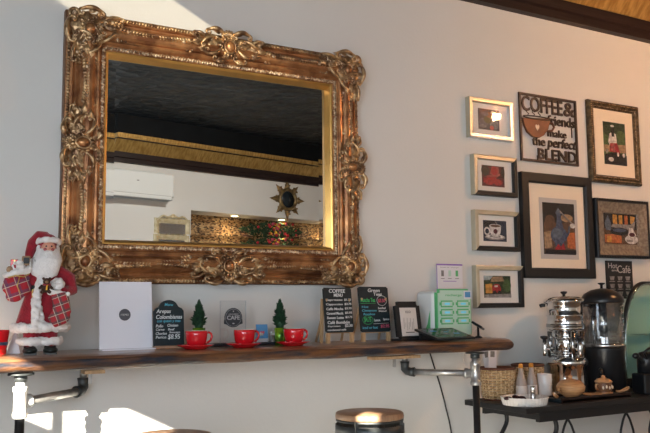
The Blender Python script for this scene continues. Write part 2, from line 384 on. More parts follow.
# ------------------------------------------------------------------ the big gilded wall mirror
FX0, FX1, FZ0, FZ1 = .704, 2.135, 1.328, 2.469
FW = .184
def frame_sweep(mb, x0, x1, z0, z1, prof, m, y0=0):   # prof: (inward offset, height off the wall)
    n = len(prof); vs = []; fs = []
    for (u, h) in prof: vs += [(x0+u, y0-h, z0+u), (x1-u, y0-h, z0+u), (x1-u, y0-h, z1-u), (x0+u, y0-h, z1-u)]
    for j in range(n-1):
        for k in range(4): l = (k+1) % 4; fs.append((j*4+k, j*4+l, (j+1)*4+l, (j+1)*4+k))
    mb.add(vs, fs, m, False)
big = thing('wall_mirror', 'large ornate gilded bronze wall mirror hanging over the live-edge shelf', 'mirror', ((FX0+FX1)/2, 0, FZ0))
LX, LZ = FX1-FX0, FZ1-FZ0; OX, OZ = -(FX0+FX1)/2, -FZ0
def build_frame():
    m = MB(); x0, x1, z0, z1 = -LX/2, LX/2, 0, LZ
    frame_sweep(m, x0, x1, z0, z1, [(0, .001), (0, .035), (.004, .040)], 'frame_back')
    frame_sweep(m, x0, x1, z0, z1, [(.004, .040), (.024, .048), (.030, .052), (.034, .045), (.040, .043), (.048, .050), (.056, .068), (.066, .084), (.078, .094), (.090, .098), (.102, .096), (.112, .088), (.116, .080),
        (.120, .080), (.122, .086), (.130, .088), (.136, .082), (.139, .072)], 'bronze')
    frame_sweep(m, x0, x1, z0, z1, [(.139, .072), (.142, .070), (.160, .068), (.163, .064)], 'bronze')
    m.build('frame', big)
    m = MB(); frame_sweep(m, x0, x1, z0, z1, [(.163, .064), (.168, .064), (.174, .060), (FW, .021)], 'lip_gold'); m.build('inner_lip', big)
    # carved bands: outer and inner
    m = MB(); rnd = random.Random(3)
    def band(u, h, step, rr, mm):
        for (a, b) in (((x0+u, z0+u), (x1-u, z0+u)), ((x1-u, z0+u), (x1-u, z1-u)), ((x1-u, z1-u), (x0+u, z1-u)), ((x0+u, z1-u), (x0+u, z0+u))):
            A, B = Vector((a[0], 0, a[1])), Vector((b[0], 0, b[1])); L = (B-A).length; k = int(L/step); ang = math.atan2((B-A).z, (B-A).x)
            for i in range(k+1):
                p = A + (B-A)*i/k; t = (.8 if i % 2 else 1.15)
                m.ell((p.x, -h, p.z), (rr*t*.9, rr*.55, rr*(1.3 if i % 2 else .8)), mm, nu=6, nv=4, rot=RY(-ang + (.5 if i % 2 else -.4)))
    band(.014, .046, .0135, .0085, 'ornament_gold'); m.build('outer_carved_band', big); m = MB(); band(.151, .070, .0120, .0088, 'bead_gold')
    m.build('inner_carved_band', big)
build_frame()
def spiral(cx, cz, r0, turns, a0, h, sgn=1, n=22, r1=.25, lift=.012):
    return [(cx + (r0*(1-(1-r1)*t))*math.cos(a0+sgn*turns*2*PI*t), -(h + lift*t), cz + (r0*(1-(1-r1)*t))*math.sin(a0+sgn*turns*2*PI*t)) for t in [i/(n-1) for i in range(n)]]
def taper(n, a, b): return [a + (b-a)*i/(n-1) for i in range(n)]
def leaf(mb, x, z, ang, L, wd, h, m='ornament_gold'):      # a ribbed acanthus leaf lying on the moulding
    c, s_ = math.cos(ang), math.sin(ang)
    for k, off in enumerate((-.9, -.45, 0, .45, .9)):
        l = L*(1-.22*abs(off)*1.4); pts = []
        for i in range(6):
            t = i/5; lx = l*t; lz = off*wd*math.sin(t*PI*.72)*.9
            pts.append((x + lx*c - lz*s_, -(h + .014*math.sin(t*PI*.8)*(1-.3*abs(off))), z + lx*s_ + lz*c))
        mb.tube(pts, [wd*.30, wd*.36, wd*.34, wd*.27, wd*.18, wd*.05], m, n=5)
def flower(mb, x, z, r, h):
    for k in range(6):
        a = k*PI/3; mb.ell((x+r*.65*math.cos(a), -h, z+r*.65*math.sin(a)), (r*.42, r*.35, r*.42), 'ornament_gold', nu=6, nv=4)
    mb.ell((x, -h-.004, z), r*.33, 'bead_gold', nu=6, nv=4)
def cscroll(m, A, B, bulge, r0=.020, t0=.008, h=.090, mm='ornament_gold', e=(1, 1), turns=.85):   # C-scroll from A to B with curled ends
    A, B = Vector((A[0], A[1])), Vector((B[0], B[1])); d = (B-A); L_ = d.length; d.normalize(); nrm = Vector((-d.y, d.x)); pts = []; rad = []
    def curl(C, a0, sg, R0): return [(C.x + R0*(1-.78*t)*math.cos(a0+sg*turns*2*PI*t), C.y + R0*(1-.78*t)*math.sin(a0+sg*turns*2*PI*t), t) for t in [i/13 for i in range(14)]]
    sg = 1 if bulge > 0 else -1; ad = math.atan2(nrm.y*sg, nrm.x*sg)
    ra, rb = r0*e[0], r0*e[1]
    ca = curl(A, ad, sg, ra)[::-1]; cb = curl(B, ad, -sg, rb)
    for x, z, t in ca: pts.append((x, -(h+.012*t), z)); rad.append(t0*(.9-.45*t))
    for i in range(1, 10):
        t = i/10; p = A + d*(L_*t) + nrm*(sg*(ra+(rb-ra)*t) + bulge*math.sin(PI*t)); pts.append((p.x, -(h+.006*math.sin(PI*t)), p.y)); rad.append(t0*(.9+.45*math.sin(PI*t)))
    for x, z, t in cb: pts.append((x, -(h+.012*t), z)); rad.append(t0*(.9-.45*t))
    m.tube(pts, rad, mm, 6)
    for c_, rr in ((A, ra), (B, rb)): m.ell((c_.x, -(h+.012), c_.y), rr*.32, 'bead_gold', nu=6, nv=4)
def spray(m, x, z, ang, L_, h=.088, rnd=random.Random(4)):     # a twig of small leaves and blossoms in low relief
    c, s_ = math.cos(ang), math.sin(ang); n = int(L_/.013)
    m.tube([(x+L_*t*c - .006*math.sin(5*t)*s_, -h-.002, z+L_*t*s_ + .006*math.sin(5*t)*c) for t in [i/7 for i in range(8)]], [.0038]*7+[.001], 'ornament_gold', 5)
    for k in range(n):
        t = (k+.5)/n
        for sd in (-1, 1):
            a = ang + sd*(.9-.3*t); l = .021*(1.15-.5*t); px_, pz_ = x+L_*t*c, z+L_*t*s_
            m.ell((px_+l*.6*math.cos(a), -h-.001, pz_+l*.6*math.sin(a)), (l*.62, .0075, l*.33), 'ornament_gold', nu=7, nv=4, rot=RY(-a))
    m.ell((x+.3*L_*c, -h-.005, z+.3*L_*s_), (.009, .006, .009), 'bead_gold', nu=7, nv=4)
def shield(m, x, z, r, h=.094):
    m.ell((x, -h, z), (r*.62, .020, r*.72), 'bronze', nu=16, nv=8)
    m.tube([(x+r*.74*math.cos(t), -h-.006, z+r*.86*math.sin(t)) for t in [PI*2*i/18 for i in range(18)]], .0055, 'ornament_gold', 6, closed=True)
    for k in range(14):
        a = 2*PI*k/14; m.ell((x+r*1.02*math.cos(a), -h-.002, z+r*1.14*math.sin(a)), (.0085, .006, .0085), 'ornament_gold', nu=6, nv=4)
def corner_orn():           # the corner at the origin, rails going +x and +z ; y negative is out
    m = MB()
    for sw in (0, 1):
        q = MB()
        cscroll(q, (.055, .020), (.135, .022), -.010, .018, .0085, .084); cscroll(q, (.128, .085), (.060, .150), .012, .017, .0075, .090)
        cscroll(q, (.150, .050), (.225, .030), -.006, .014, .0065, .080, e=(1, .7)); cscroll(q, (.135, .125), (.185, .075), .008, .012, .006, .092, e=(1, .8))
        cscroll(q, (.110, .040), (.145, .100), .010, .012, .006, .094)
        leaf(q, .150, .070, .10, .060, .013, .090); leaf(q, .165, .100, -.15, .055, .011, .086); leaf(q, .085, .010, -.5, .045, .011, .070); leaf(q, .12, .012, -.25, .04, .009, .062)
        spray(q, .205, .080, .0, .15, .090); spray(q, .190, .108, .0, .05, .080); spray(q, .17, .040, .12, .06, .070)
        flower(q, .185, .055, .010, .086)
        for k in range(7): q.ell((.070+.014*k, -.097, .060+.010*(k-3)**2*.12), (.0055, .005, .006), 'bead_gold', nu=6, nv=4)
        M = Matrix() if not sw else Matrix(((0, 0, 1, 0), (0, 1, 0, 0), (1, 0, 0, 0), (0, 0, 0, 1)))
        off = len(m.v); m.v += [tuple(M @ Vector(p)) for p in q.v]
        for mm in q.mats:
            if mm not in m.mats: m.mats.append(mm)
        m.f += [tuple(i+off for i in f) for f in q.f]; m.m += [m.mats.index(q.mats[k]) for k in q.m]; m.sm += q.sm
    for (x, z, a, b_) in ((.075, .075, .062, .062), (.13, .05, .05, .030), (.05, .13, .030, .05), (.165, .075, .05, .026), (.075, .165, .026, .05)): m.ell((x, -.072, z), (a, .018, b_), 'ornament_gold', nu=26, nv=14, nz=.016, nf=75)
    shield(m, .088, .088, .034)
    m.tube([(.026+.019*math.cos(t), -.078, .026+.019*math.sin(t)) for t in [PI*2*i/16 for i in range(16)]], .009, 'ornament_gold', 7, closed=True)
    m.ell((.026, -.080, .026), (.012, .014, .012), 'bead_gold'); m.tube([(.04, -.085, .04), (.055, -.094, .055), (.066, -.096, .066)], [.006, .009, .006], 'ornament_gold', 7)
    for k in range(5): a = PI/4+(k-2)*.32; m.tube([(.112+.004*math.cos(a), -.096, .112+.004*math.sin(a)), (.112+.022*math.cos(a), -.100, .112+.022*math.sin(a)), (.112+.036*math.cos(a), -.088, .112+.036*math.sin(a))], [.004, .006, .004], 'ornament_gold', 6)
    return m
def centre_orn():           # at the middle of a rail that runs along x; z 0 = outer edge, +z inward
    m = MB()
    for sx in (-1, 1):
        q = MB()
        cscroll(q, (.030, .020), (.098, .012), -.010, .016, .0085, .082); cscroll(q, (.052, .070), (.110, .098), .010, .016, .007, .092); cscroll(q, (.120, .050), (.165, .028), -.006, .012, .006, .084)
        cscroll(q, (.028, .118), (.072, .128), .008, .012, .006, .090); cscroll(q, (.070, .040), (.128, .078), -.008, .011, .006, .094)
        leaf(q, .105, .100, -.1, .055, .012, .088); leaf(q, .130, .070, .05, .060, .012, .090); leaf(q, .140, .035, -.05, .05, .010, .078); leaf(q, .03, .13, .3, .045, .010, .088); leaf(q, .04, .004, -.45, .045, .010, .066)
        spray(q, .175, .080, .0, .15, .090); spray(q, .165, .105, -.1, .05, .082); flower(q, .155, .052, .010, .088)
        off = len(m.v); m.v += [(sx*p[0], p[1], p[2]) for p in q.v]
        for mm in q.mats:
            if mm not in m.mats: m.mats.append(mm)
        m.f += [tuple(i+off for i in f) for f in q.f]; m.m += [m.mats.index(q.mats[k]) for k in q.m]; m.sm += q.sm
    for (x, z, a, b_) in ((0, .075, .055, .060), (.07, .06, .05, .040), (-.07, .06, .05, .040), (.13, .068, .05, .026), (-.13, .068, .05, .026)): m.ell((x, -.074, z), (a, .018, b_), 'ornament_gold', nu=26, nv=14, nz=.016, nf=75)
    shield(m, 0, .070, .036)
    for k in range(7): a = (k-3)*.33 - PI/2; m.tube([(.004*math.cos(a), -.088, .030+.004*math.sin(a)), (.024*math.cos(a), -.094, .030+.024*math.sin(a)), (.042*math.cos(a), -.080, .030+.042*math.sin(a))], [.004, .0065, .005], 'ornament_gold', 6)
    return m
def put(mb, M, name, label=None):
    o = mb if isinstance(mb, bpy.types.Object) else None
c_me = corner_orn().build('corner_ornament', big); e_me = centre_orn().build('centre_ornament', big)
def mirrored(me, sx, sz, swap, x, z):
    M = T(x, 0, z) @ S(sx, 1, sz) @ (Matrix(((0, 0, 1, 0), (0, 1, 0, 0), (1, 0, 0, 0), (0, 0, 0, 1))) if swap else Matrix())
    n = me.copy(); n.transform(M)
    if M.determinant() < 0: n.flip_normals()
    return n
cm, em = c_me.data, e_me.data
def inst(nm, data, first=None):
    o = first or bpy.data.objects.new(nm, None)
    if first: first.data = data
    else:
        o = bpy.data.objects.new(nm, data); COL.objects.link(o); o.parent = big
    return o
inst('corner_ornament', mirrored(cm, 1, -1, 0, -LX/2, LZ), c_me)
inst('corner_ornament', mirrored(cm, -1, -1, 0, LX/2, LZ)); inst('corner_ornament', mirrored(cm, 1, 1, 0, -LX/2, 0)); inst('corner_ornament', mirrored(cm, -1, 1, 0, LX/2, 0))
inst('centre_ornament', mirrored(em, 1, -1, 0, 0, LZ), e_me); inst('centre_ornament', mirrored(em, 1, .95, 0, 0, .012))
inst('centre_ornament', mirrored(em, 1, .9, 1, -LX/2, LZ/2)); inst('centre_ornament', mirrored(em, -1, .9, 1, LX/2, LZ/2))
# silvered glass with a bevelled border
x0, x1, z0, z1 = -LX/2+FW, LX/2-FW, FW, LZ-FW; B = .034; hb = .020; dh = B*math.tan(math.radians(1.2))
vs = [(x0-.01, -hb-dh, z0-.01), (x1+.01, -hb-dh, z0-.01), (x1+.01, -hb-dh, z1+.01), (x0-.01, -hb-dh, z1+.01), (x0+B, -hb, z0+B), (x1-B, -hb, z0+B), (x1-B, -hb, z1-B), (x0+B, -hb, z1-B)]
vs += [(p[0], -.004, p[2]) for p in vs[:4]]
m = MB().add(vs, [(4, 5, 6, 7), (0, 1, 5, 4), (1, 2, 6, 5), (2, 3, 7, 6), (3, 0, 4, 7), (0, 8, 9, 1), (1, 9, 10, 2), (2, 10, 11, 3), (3, 11, 8, 0), (8, 11, 10, 9)], 'mirror', False)
m.build('glass', big)

# ------------------------------------------------------------------ live-edge shelf and its pipe legs
ST = 1.06
def shelf():
    m = MB(); n = 170; xa, xb = -.15, 2.86; prof = []
    def front(x): return -.405 + .022*noise.noise(Vector((x*1.7, 3, 0))) + .010*noise.noise(Vector((x*7, 1, 0)))
    vs = []; k = 9
    for i in range(n+1):
        x = xa + (xb-xa)*i/n; f = front(x); e = max(0, (x-2.72)/.14); f = f*(1-.42*e**3)
        th = .054 + .006*noise.noise(Vector((x*3, 9, 0))); w = [noise.noise(Vector((x*9, j*2.3, 4))) * .006 for j in range(k)]
        P = [(0, ST), (f+.045, ST), (f+.016, ST-.005), (f-.004+w[3], ST-.014+w[2]*.6), (f-.012+w[4], ST-.027), (f-.006+w[5], ST-.040), (f+.012+w[6]*.5, ST-th+.004), (f+.03, ST-th), (0, ST-.05)]
        sc = 1 - (.5*max(0, (x-2.83)/.03)**2 if x > 2.83 else 0)
        vs += [(x, y, ST-.026+(z-ST+.026)*sc) for y, z in P]
    m.mats += ['wood_top', 'bark']
    top = []; bark = []
    for i in range(n):
        for j in range(k):
            l = (j+1) % k; q = (i*k+j, (i+1)*k+j, (i+1)*k+l, i*k+l); (bark if 3 <= j <= 6 else top).append(q)
    m.add(vs, [], 'wood_top'); b0 = 0
    m.f += top + bark; m.m += [0]*len(top) + [1]*len(bark); m.sm += [False]*len(top) + [True]*len(bark)
    m.f += [tuple(range(k)), tuple(n*k + j for j in range(k))]; m.m += [0, 1]; m.sm += [False, False]
    return m.build('shelf')
tag(shelf(), 'long live-edge wooden slab shelf with dark bark front below the mirror', 'shelf')
def pipe_leg(label, x, y, ex, ey, white):
    zt = ST-.058; g = thing('pipe_leg', label, 'shelf support', (x, y, 0), 0, 'pipe legs under the shelf'); up = 'white_pipe' if white else 'galv'
    MB().lathe([(.045, zt-.008), (.045, zt-.001)], 'dark_metal', 20).lathe([(.022, zt-.03), (.022, zt-.008)], 'dark_metal', 16).build('flange', g)
    MB().lathe([(.0165, .93), (.0165, zt-.028)], up, 16).build('upper_pipe', g)
    m = MB().lathe([(.024, .845), (.026, .848), (.026, .862), (.0225, .865), (.0225, .935), (.026, .938), (.026, .952), (.024, .955)], up, 20)
    dx, dy = ex-x, ey-y; L = math.hypot(dx, dy); a = math.atan2(dy, dx)
    m.lathe([(.021, .018), (.021, .038), (.025, .039), (.025, .052)], up, 16, T(0, 0, .90) @ RZ(a) @ RY(PI/2)); m.build('tee_fitting', g)
    MB().lathe([(.0155, .045), (.0155, L-.03)], 'galv' , 14, T(0, 0, .90) @ RZ(a) @ RY(PI/2)).build('brace_pipe', g)
    e = Vector((dx, dy, .90)); d = Vector((dx, dy, 0)).normalized()
    pts = [e - d*.05, e - d*.03, e - d*.012 + Vector((0, 0, .004)), e + Vector((0, 0, .015)), e + Vector((0, 0, .035)), e + Vector((0, 0, .05))]
    m = MB().tube(pts, [.024, .021, .021, .021, .021, .024], 'dark_metal', 14); m.build('elbow_fitting', g)
    MB().lathe([(.0145, .94), (.0145, zt)], 'galv', 14, T(dx, dy, 0)).lathe([(.035, zt-.006), (.035, zt-.001)], 'galv', 18, T(dx, dy, 0)).build('drop_pipe', g)
    MB().lathe([(.0165, .03), (.0165, .86)], 'black_iron', 16).build('lower_pipe', g)
    MB().lathe([(.05, 0), (.05, .01), (.024, .014), (.024, .04)], 'black_iron', 20).build('floor_flange', g)
pipe_leg('galvanised pipe leg with white tee under the left end of the shelf', .518, -.345, .806, -.05, True)
pipe_leg('pipe leg with grey tee and black lower pipe at the right end of the shelf', 2.585, -.345, 2.383, -.05, False)
for (pa, pb, lab) in ((372, 418, 'thin pine cleat under the shelf right of the wooden stool top'), (84, 104, 'short cleat with steel stub under the shelf by the left pipe leg')):
    a = at(pa, 355, -.31).x; b = at(pb, 355, -.31).x; g = thing('shelf_cleat', lab, 'cleat', ((a+b)/2, -.30, ST-.061), 0, 'cleats under the shelf')
    MB().b2(-(b-a)/2, (b-a)/2, -.03, .03, -.014, -.001, 'pine').build('batten', g)
    MB().b2(-.022, -.010, -.028, -.018, -.050, -.014, 'galv').build('stub', g)

# ------------------------------------------------------------------ framed pictures
def picture(name, label, x0, x1, z0, z1, depth, rail, rails, board, prin, painter, outline=None, prof=None, group=None, cat='picture', liner=None):
    g = thing(name, label, cat, ((x0+x1)/2, -.001, z0), 0, group); w, h = x1-x0, z1-z0; m = MB()
    # four rails, each mitred, L T R B
    pr = prof or [(0, 0), (0, depth), (rail*.15, depth+.002), (rail*.85, depth+.002), (rail, depth-.006), (rail, .004)]
    for side, mm in enumerate(rails):
        vs = []
        for (u, d) in pr:
            if side == 0: vs += [(-w/2+u, -d, u), (-w/2+u, -d, h-u)]
            if side == 1: vs += [(-w/2+u, -d, h-u), (w/2-u, -d, h-u)]
            if side == 2: vs += [(w/2-u, -d, h-u), (w/2-u, -d, u)]
            if side == 3: vs += [(w/2-u, -d, u), (-w/2+u, -d, u)]
        m.add(vs, [(2*i, 2*i+1, 2*i+3, 2*i+2) for i in range(len(pr)-1)], mm, False)
    m.build('frame', g)
    bd = depth*.45; MB().b2(-w/2+rail*.6, w/2-rail*.6, -bd, -.002, rail*.6, h-rail*.6, board).build('mat_board', g)
    u0, u1, v0, v1 = prin       # fractions of the whole outer size, v from the bottom
    px0, px1, pz0, pz1 = -w/2+u0*w, -w/2+u1*w, v0*h, v1*h
    if outline:
        o = outline[1]; MB().b2(px0-o, px1+o, -bd-.0012, -bd, pz0-o*1.1, pz1+o*1.1, outline[0]).build('inner_mat', g); bd += .0012
        MB().b2(px0-.004, px1+.004, -bd-.0006, -bd, pz0-.004, pz1+.004, 'p_black').build('print_border', g); bd += .0006
    m = MB(); y = -bd-.001; m.b2(px0, px1, y, y+.001, pz0, pz1, painter[0])
    PW, PH = px1-px0, pz1-pz0
    for k, it in enumerate(painter[1:]):
        kind, mm, args = it; yy = y-.0004*(k+1)
        if kind == 'poly': m.prism([(px0+a*PW, pz0+b*PH) for a, b in args], yy, yy+.0003, mm)
        if kind == 'ell':
            cx, cz, rx, rz = args; m.prism([(px0+(cx+rx*math.cos(t*PI/9))*PW, pz0+(cz+rz*math.sin(t*PI/9))*PH) for t in range(18)], yy, yy+.0003, mm)
        if kind == 'line':
            pts, r = args; m.tube([(px0+a*PW, yy, pz0+b*PH) for a, b in pts], r*PW, mm, 5, flat=.02)
    m.build('print', g)
    gd = depth*.75; MB().b2(-w/2+rail*.9, w/2-rail*.9, -gd-.001, -gd+.001, rail*.9, h-rail*.9, 'picture_glass').build('glass', g)
    return g
def E(m, *a): return ('ell', m, a)
def P(m, *a): return ('poly', m, a)
def L(m, r, *a): return ('line', m, (a, r))
BK = 'black_frame'; CH = 'champagne'
picture('small_picture_frame', 'small silver-framed photo of dark blue foliage, topmost of the column of four small frames', 2.862, 3.180, 2.140, 2.366, .032, .026, ['champagne', 'champagne', 'silver_frame', 'silver_frame'], 'mat_board', (.24, .72, .24, .76),
    ['p_navy', E('p_blue', .25, .35, .22, .2), E('p_steel', .75, .3, .22, .25), E('p_dgreen', .45, .5, .2, .2), E('p_brown', .6, .72, .25, .15), E('p_sky', .7, .85, .12, .08), E('p_blue', .3, .75, .18, .1), E('p_rose', .62, .12, .1, .1), E('p_steel', .2, .15, .16, .08)], group='column of small pictures')
def fcoords(a, b, c, d):  # px left, right, py top, bottom (left edge)
    A = at(a, c, 0); Bq = at(a+1, d, 0); return A.x, at(b, (c+d)/2, 0).x, Bq.z, A.z
x0_, x1_, z0_, z1_ = fcoords(469.5, 513, 154.5, 195)
picture('small_picture_frame', 'small black-framed photo of red coffee cherries in a hand, second in the column', x0_, x1_, z0_, z1_, .034, .026, [CH, CH, BK, BK], 'mat_board', (.22, .74, .24, .76),
    ['p_maroon', E('p_black', .15, .75, .18, .25), P('p_rose', (.35, .6), (.45, .98), (.75, .95), (.78, .6), (.6, .45)), E('p_red', .55, .75, .15, .2), E('p_red', .3, .25, .25, .18), E('p_red', .7, .22, .2, .15), L('p_rose', .03, (.02, .35), (.3, .5), (.62, .48), (.8, .62)), E('p_red', .5, .4, .12, .08), E('p_black', .92, .7, .08, .3)], group='column of small pictures')
x0_, x1_, z0_, z1_ = fcoords(470.5, 515.5, 210, 250.5)
picture('small_picture_frame', 'small black-framed photo of a white coffee cup and saucer, third in the column', x0_, x1_, z0_, z1_, .034, .026, [CH, CH, BK, BK], 'mat_board', (.22, .74, .24, .76),
    ['p_navy', E('p_black', .3, .8, .3, .18), E('p_grey', .5, .2, .44, .14), E('p_white', .5, .23, .40, .10), E('p_grey', .5, .24, .24, .06), E('p_white', .15, .48, .13, .2), E('p_navy', .15, .48, .08, .12), P('p_white', (.24, .74), (.28, .4), (.38, .22), (.62, .22), (.72, .4), (.76, .74)), E('p_white', .5, .74, .26, .09), E('p_brown', .5, .74, .22, .06), E('p_maroon', .5, .48, .09, .12), L('p_grey', .02, (.5, .78), (.56, .86), (.5, .95))], group='column of small pictures')
x0_, x1_, z0_, z1_ = fcoords(471.5, 519.5, 265.5, 308)
picture('small_picture_frame', 'small black-framed photo of a red truck among greenery, lowest in the column', x0_, x1_, z0_, z1_, .034, .026, [CH, CH, BK, BK], 'mat_board', (.20, .76, .24, .76),
    ['p_dgreen', P('p_sky', (0, .8), (0, 1), (.35, 1), (.2, .8)), P('p_tan', (.25, .72), (.3, .95), (.7, .98), (.75, .75)), E('p_green', .85, .55, .16, .3), P('p_gold', (.05, .2), (.05, .6), (.3, .65), (.3, .2)), P('p_red', (.3, .22), (.28, .5), (.4, .62), (.55, .62), (.62, .45), (.62, .22)), E('p_black', .38, .22, .07, .1), E('p_black', .56, .22, .07, .1), P('p_grey', (0, 0), (0, .14), (1, .18), (1, 0)), P('p_white', (.36, .48), (.38, .56), (.5, .56), (.5, .48))], group='column of small pictures')
picture('large_picture_frame', 'large flat black frame with wide cream mat around a blue coffee pot photo', 3.231, 3.793, 1.374, 1.976, .030, .058, [BK]*4, 'mat_cream', (.30, .74, .235, .72),
    ['p_brown', P('p_black', (0, .62), (0, 1), (1, 1), (1, .7), (.6, .62)), E('p_tan', .75, .72, .2, .08), E('p_brown', .2, .65, .16, .12), P('p_tan', (0, .1), (0, .42), (.22, .45), (.24, .12)), P('p_orange', (.74, .12), (.74, .42), (1, .44), (1, .1)), E('p_white', .93, .57, .09, .05), E('p_blue', .47, .37, .27, .17), E('p_steel', .42, .40, .17, .11), P('p_blue', (.36, .5), (.42, .7), (.4, .8), (.55, .8), (.55, .7), (.62, .5)), P('p_steel', (.36, .8), (.47, .92), (.58, .8)), L('p_blue', .035, (.68, .32), (.78, .42), (.82, .56)), L('p_grey', .02, (.52, .85), (.75, .7), (.9, .62)), P('p_blue', (.3, .22), (.36, .12), (.6, .12), (.66, .22)), P('p_red', (.3, .08), (.42, .2), (.5, .14), (.6, .22), (.66, .06)), P('p_black', (0, 0), (0, .08), (1, .08), (1, 0))], ('mat_grey', .028))
ornp = [(0, 0), (0, .022), (.006, .030), (.016, .034), (.024, .028), (.030, .030), (.040, .024), (.048, .016), (.048, .004)]
pr_ = picture('ornate_picture_frame', 'antique gold beaded frame with photo of a woman pouring coffee outdoors, top right', 3.803, 4.252, 1.958, 2.466, .03, .048, ['old_gold']*4, 'mat_cream', (.29, .73, .235, .76),
    ['p_green', P('p_dgreen', (0, .75), (0, 1), (1, 1), (1, .6), (.7, .7), (.3, .62)), E('p_green', .8, .72, .2, .1), P('p_tan', (0, .3), (0, .45), (1, .5), (1, .3)), P('p_white', (.2, .52), (.26, .72), (.42, .78), (.56, .72), (.6, .52), (.5, .42), (.3, .42)), P('p_red', (.24, .30), (.28, .5), (.6, .52), (.72, .28)), P('p_rose', (.3, .34), (.36, .52), (.48, .5), (.5, .3)), E('p_brown', .40, .82, .07, .07), P('p_black', (.33, .84), (.36, .66), (.47, .66), (.49, .84), (.42, .92)), E('p_white', .40, .91, .08, .025), P('p_black', (0, 0), (0, .22), (.5, .3), (1, .24), (1, 0)), E('p_white', .28, .12, .12, .05), E('p_white', .6, .25, .05, .05), E('p_white', .86, .24, .06, .05), E('p_grey', .1, .3, .06, .05)], prof=ornp)
w_, h_ = 4.252-3.803, 2.466-1.958; m = MB()
for u, rr in ((.016, .0042), (.036, .0030)):
    for (a, b) in (((-w_/2+u, u), (w_/2-u, u)), ((w_/2-u, u), (w_/2-u, h_-u)), ((w_/2-u, h_-u), (-w_/2+u, h_-u)), ((-w_/2+u, h_-u), (-w_/2+u, u))):
        L_ = math.hypot(b[0]-a[0], b[1]-a[1]); k = int(L_/(rr*3.2))
        for i in range(k): m.ell((a[0]+(b[0]-a[0])*i/k, -.034 if u < .02 else -.028, a[1]+(b[1]-a[1])*i/k), rr, 'bead_gold' if u > .02 else 'ornament_gold', nu=5, nv=3)
m.build('beading', pr_)
pewp = [(0, 0), (0, .030), (.014, .030), (.016, .038), (.022, .036), (.045, .026), (.070, .020), (.078, .022), (.086, .012), (.086, .004)]
pr_ = picture('pewter_picture_frame', 'wide brushed pewter frame with coffee still life of orange bottles, right of the black frame', 3.812, 4.280, 1.503, 1.856, .03, .086, ['pewter']*4, 'mat_board', (.186, .814, .235, .765),
    ['p_brown', P('p_black', (0, .5), (0, 1), (1, 1), (1, .5)), P('p_gold', (.27, .68), (.27, .97), (.40, .97), (.40, .66)), P('p_gold', (.45, .66), (.45, .96), (.56, .96), (.56, .66)), P('p_orange', (.62, .66), (.62, .96), (.72, .96), (.72, .66)), P('p_gold', (.80, .7), (.80, .95), (.96, .92), (.88, .68)), P('p_steel', (.05, .45), (.02, .7), (.12, .95), (.2, .7), (.2, .45)), P('p_grey', (.2, .56), (.25, .66), (.8, .66), (.95, .8), (.9, .5), (.6, .5)), E('p_black', .45, .42, .28, .13), E('p_blue', .45, .46, .2, .06), P('p_orange', (0, .05), (0, .3), (.25, .32), (.5, .28), (.5, .04)), P('p_gold', (.05, .06), (.08, .26), (.2, .26), (.2, .06)), E('p_white', .8, .17, .2, .15), P('p_white', (.7, .3), (.74, .55), (.84, .55), (.96, .3)), E('p_maroon', .82, .33, .09, .07), E('p_grey', .74, .12, .1, .04)], prof=pewp)
w_, h_ = .468, .353; m = MB(); frame_sweep(m, -w_/2-.003, w_/2+.003, -.003, h_+.003, [(0, 0), (0, .036), (.004, .042), (.015, .043), (.018, .034)], 'black_frame', 0)
for (a, b) in (((-w_/2, .003), (w_/2, .003)), ((-w_/2+.003, 0), (-w_/2+.003, h_)), ((-w_/2, h_-.003), (w_/2, h_-.003))):
    L_ = math.hypot(b[0]-a[0], b[1]-a[1]); k = int(L_/.022)
    for i in range(k): m.ell((a[0]+(b[0]-a[0])*(i+.5)/k, -.042, a[1]+(b[1]-a[1])*(i+.5)/k), (.006, .005, .006), 'black_frame', nu=6, nv=4)
m.build('black_edging', pr_)
# cut metal coffee sign
g = thing('metal_wall_sign', 'dark cut-metal wall sign reading coffee & friends with a copper cup', 'sign', (3.249, -.012, 2.043)); SW, SH = .462, .400
m = MB(); frame_sweep(m, 0, SW, 0, SH, [(.0, -.006), (0, .004), (.014, .004), (.014, -.006), (0, -.006)], 'sign_metal'); m.build('border', g)
m = MB()
def st(t, u0, u1, v0, v1, b=.02, sh=0): m.text(t, u0*SW, u1*SW, (1-v1)*SH, (1-v0)*SH, 0, 'sign_metal', ext=.004, bold=b, shear=sh)
st('COFFEE', .045, .75, .04, .265, .012); st('&', .77, .965, .05, .26, .012); st('friends', .48, .96, .275, .425, .012); st('make', .47, .80, .49, .60, .012)
st('the', .20, .42, .62, .755, .012); st('perfect', .46, .97, .61, .80, .016, .15); st('BLEND', .29, .965, .79, .955, .02)
m.box((.018, 0, .62*SH), (.02, .005, .005), 'sign_metal'); m.box((.28*SW, 0, .02), (.006, .005, .04), 'sign_metal'); m.box((.6*SW, 0, .02), (.006, .005, .03), 'sign_metal'); m.box((.9*SW, 0, .5*SH), (.006, .005, .06), 'sign_metal')
m.build('lettering', g)
m = MB(); cz = .53*SH
prof = [(.035, .62), (.50, .66), (.50, .635), (.46, .50), (.38, .40), (.30, .355), (.20, .36), (.11, .42), (.06, .52)]
m.prism([(a*SW, b*SH) for a, b in prof], -.012, .004, 'copper')
m.tube([(a*SW, -.004, b*SH) for a, b in ((.47, .60), (.55, .60), (.58, .545), (.54, .49), (.46, .47))], .007, 'copper', 8)
m.tube([(SW*(.27+.235*math.cos(t*PI/10)), -.013, SH*(.645+.022*math.sin(t*PI/10))) for t in range(20)], .0035, 'sign_metal', 6, closed=True); m.build('cup', g)
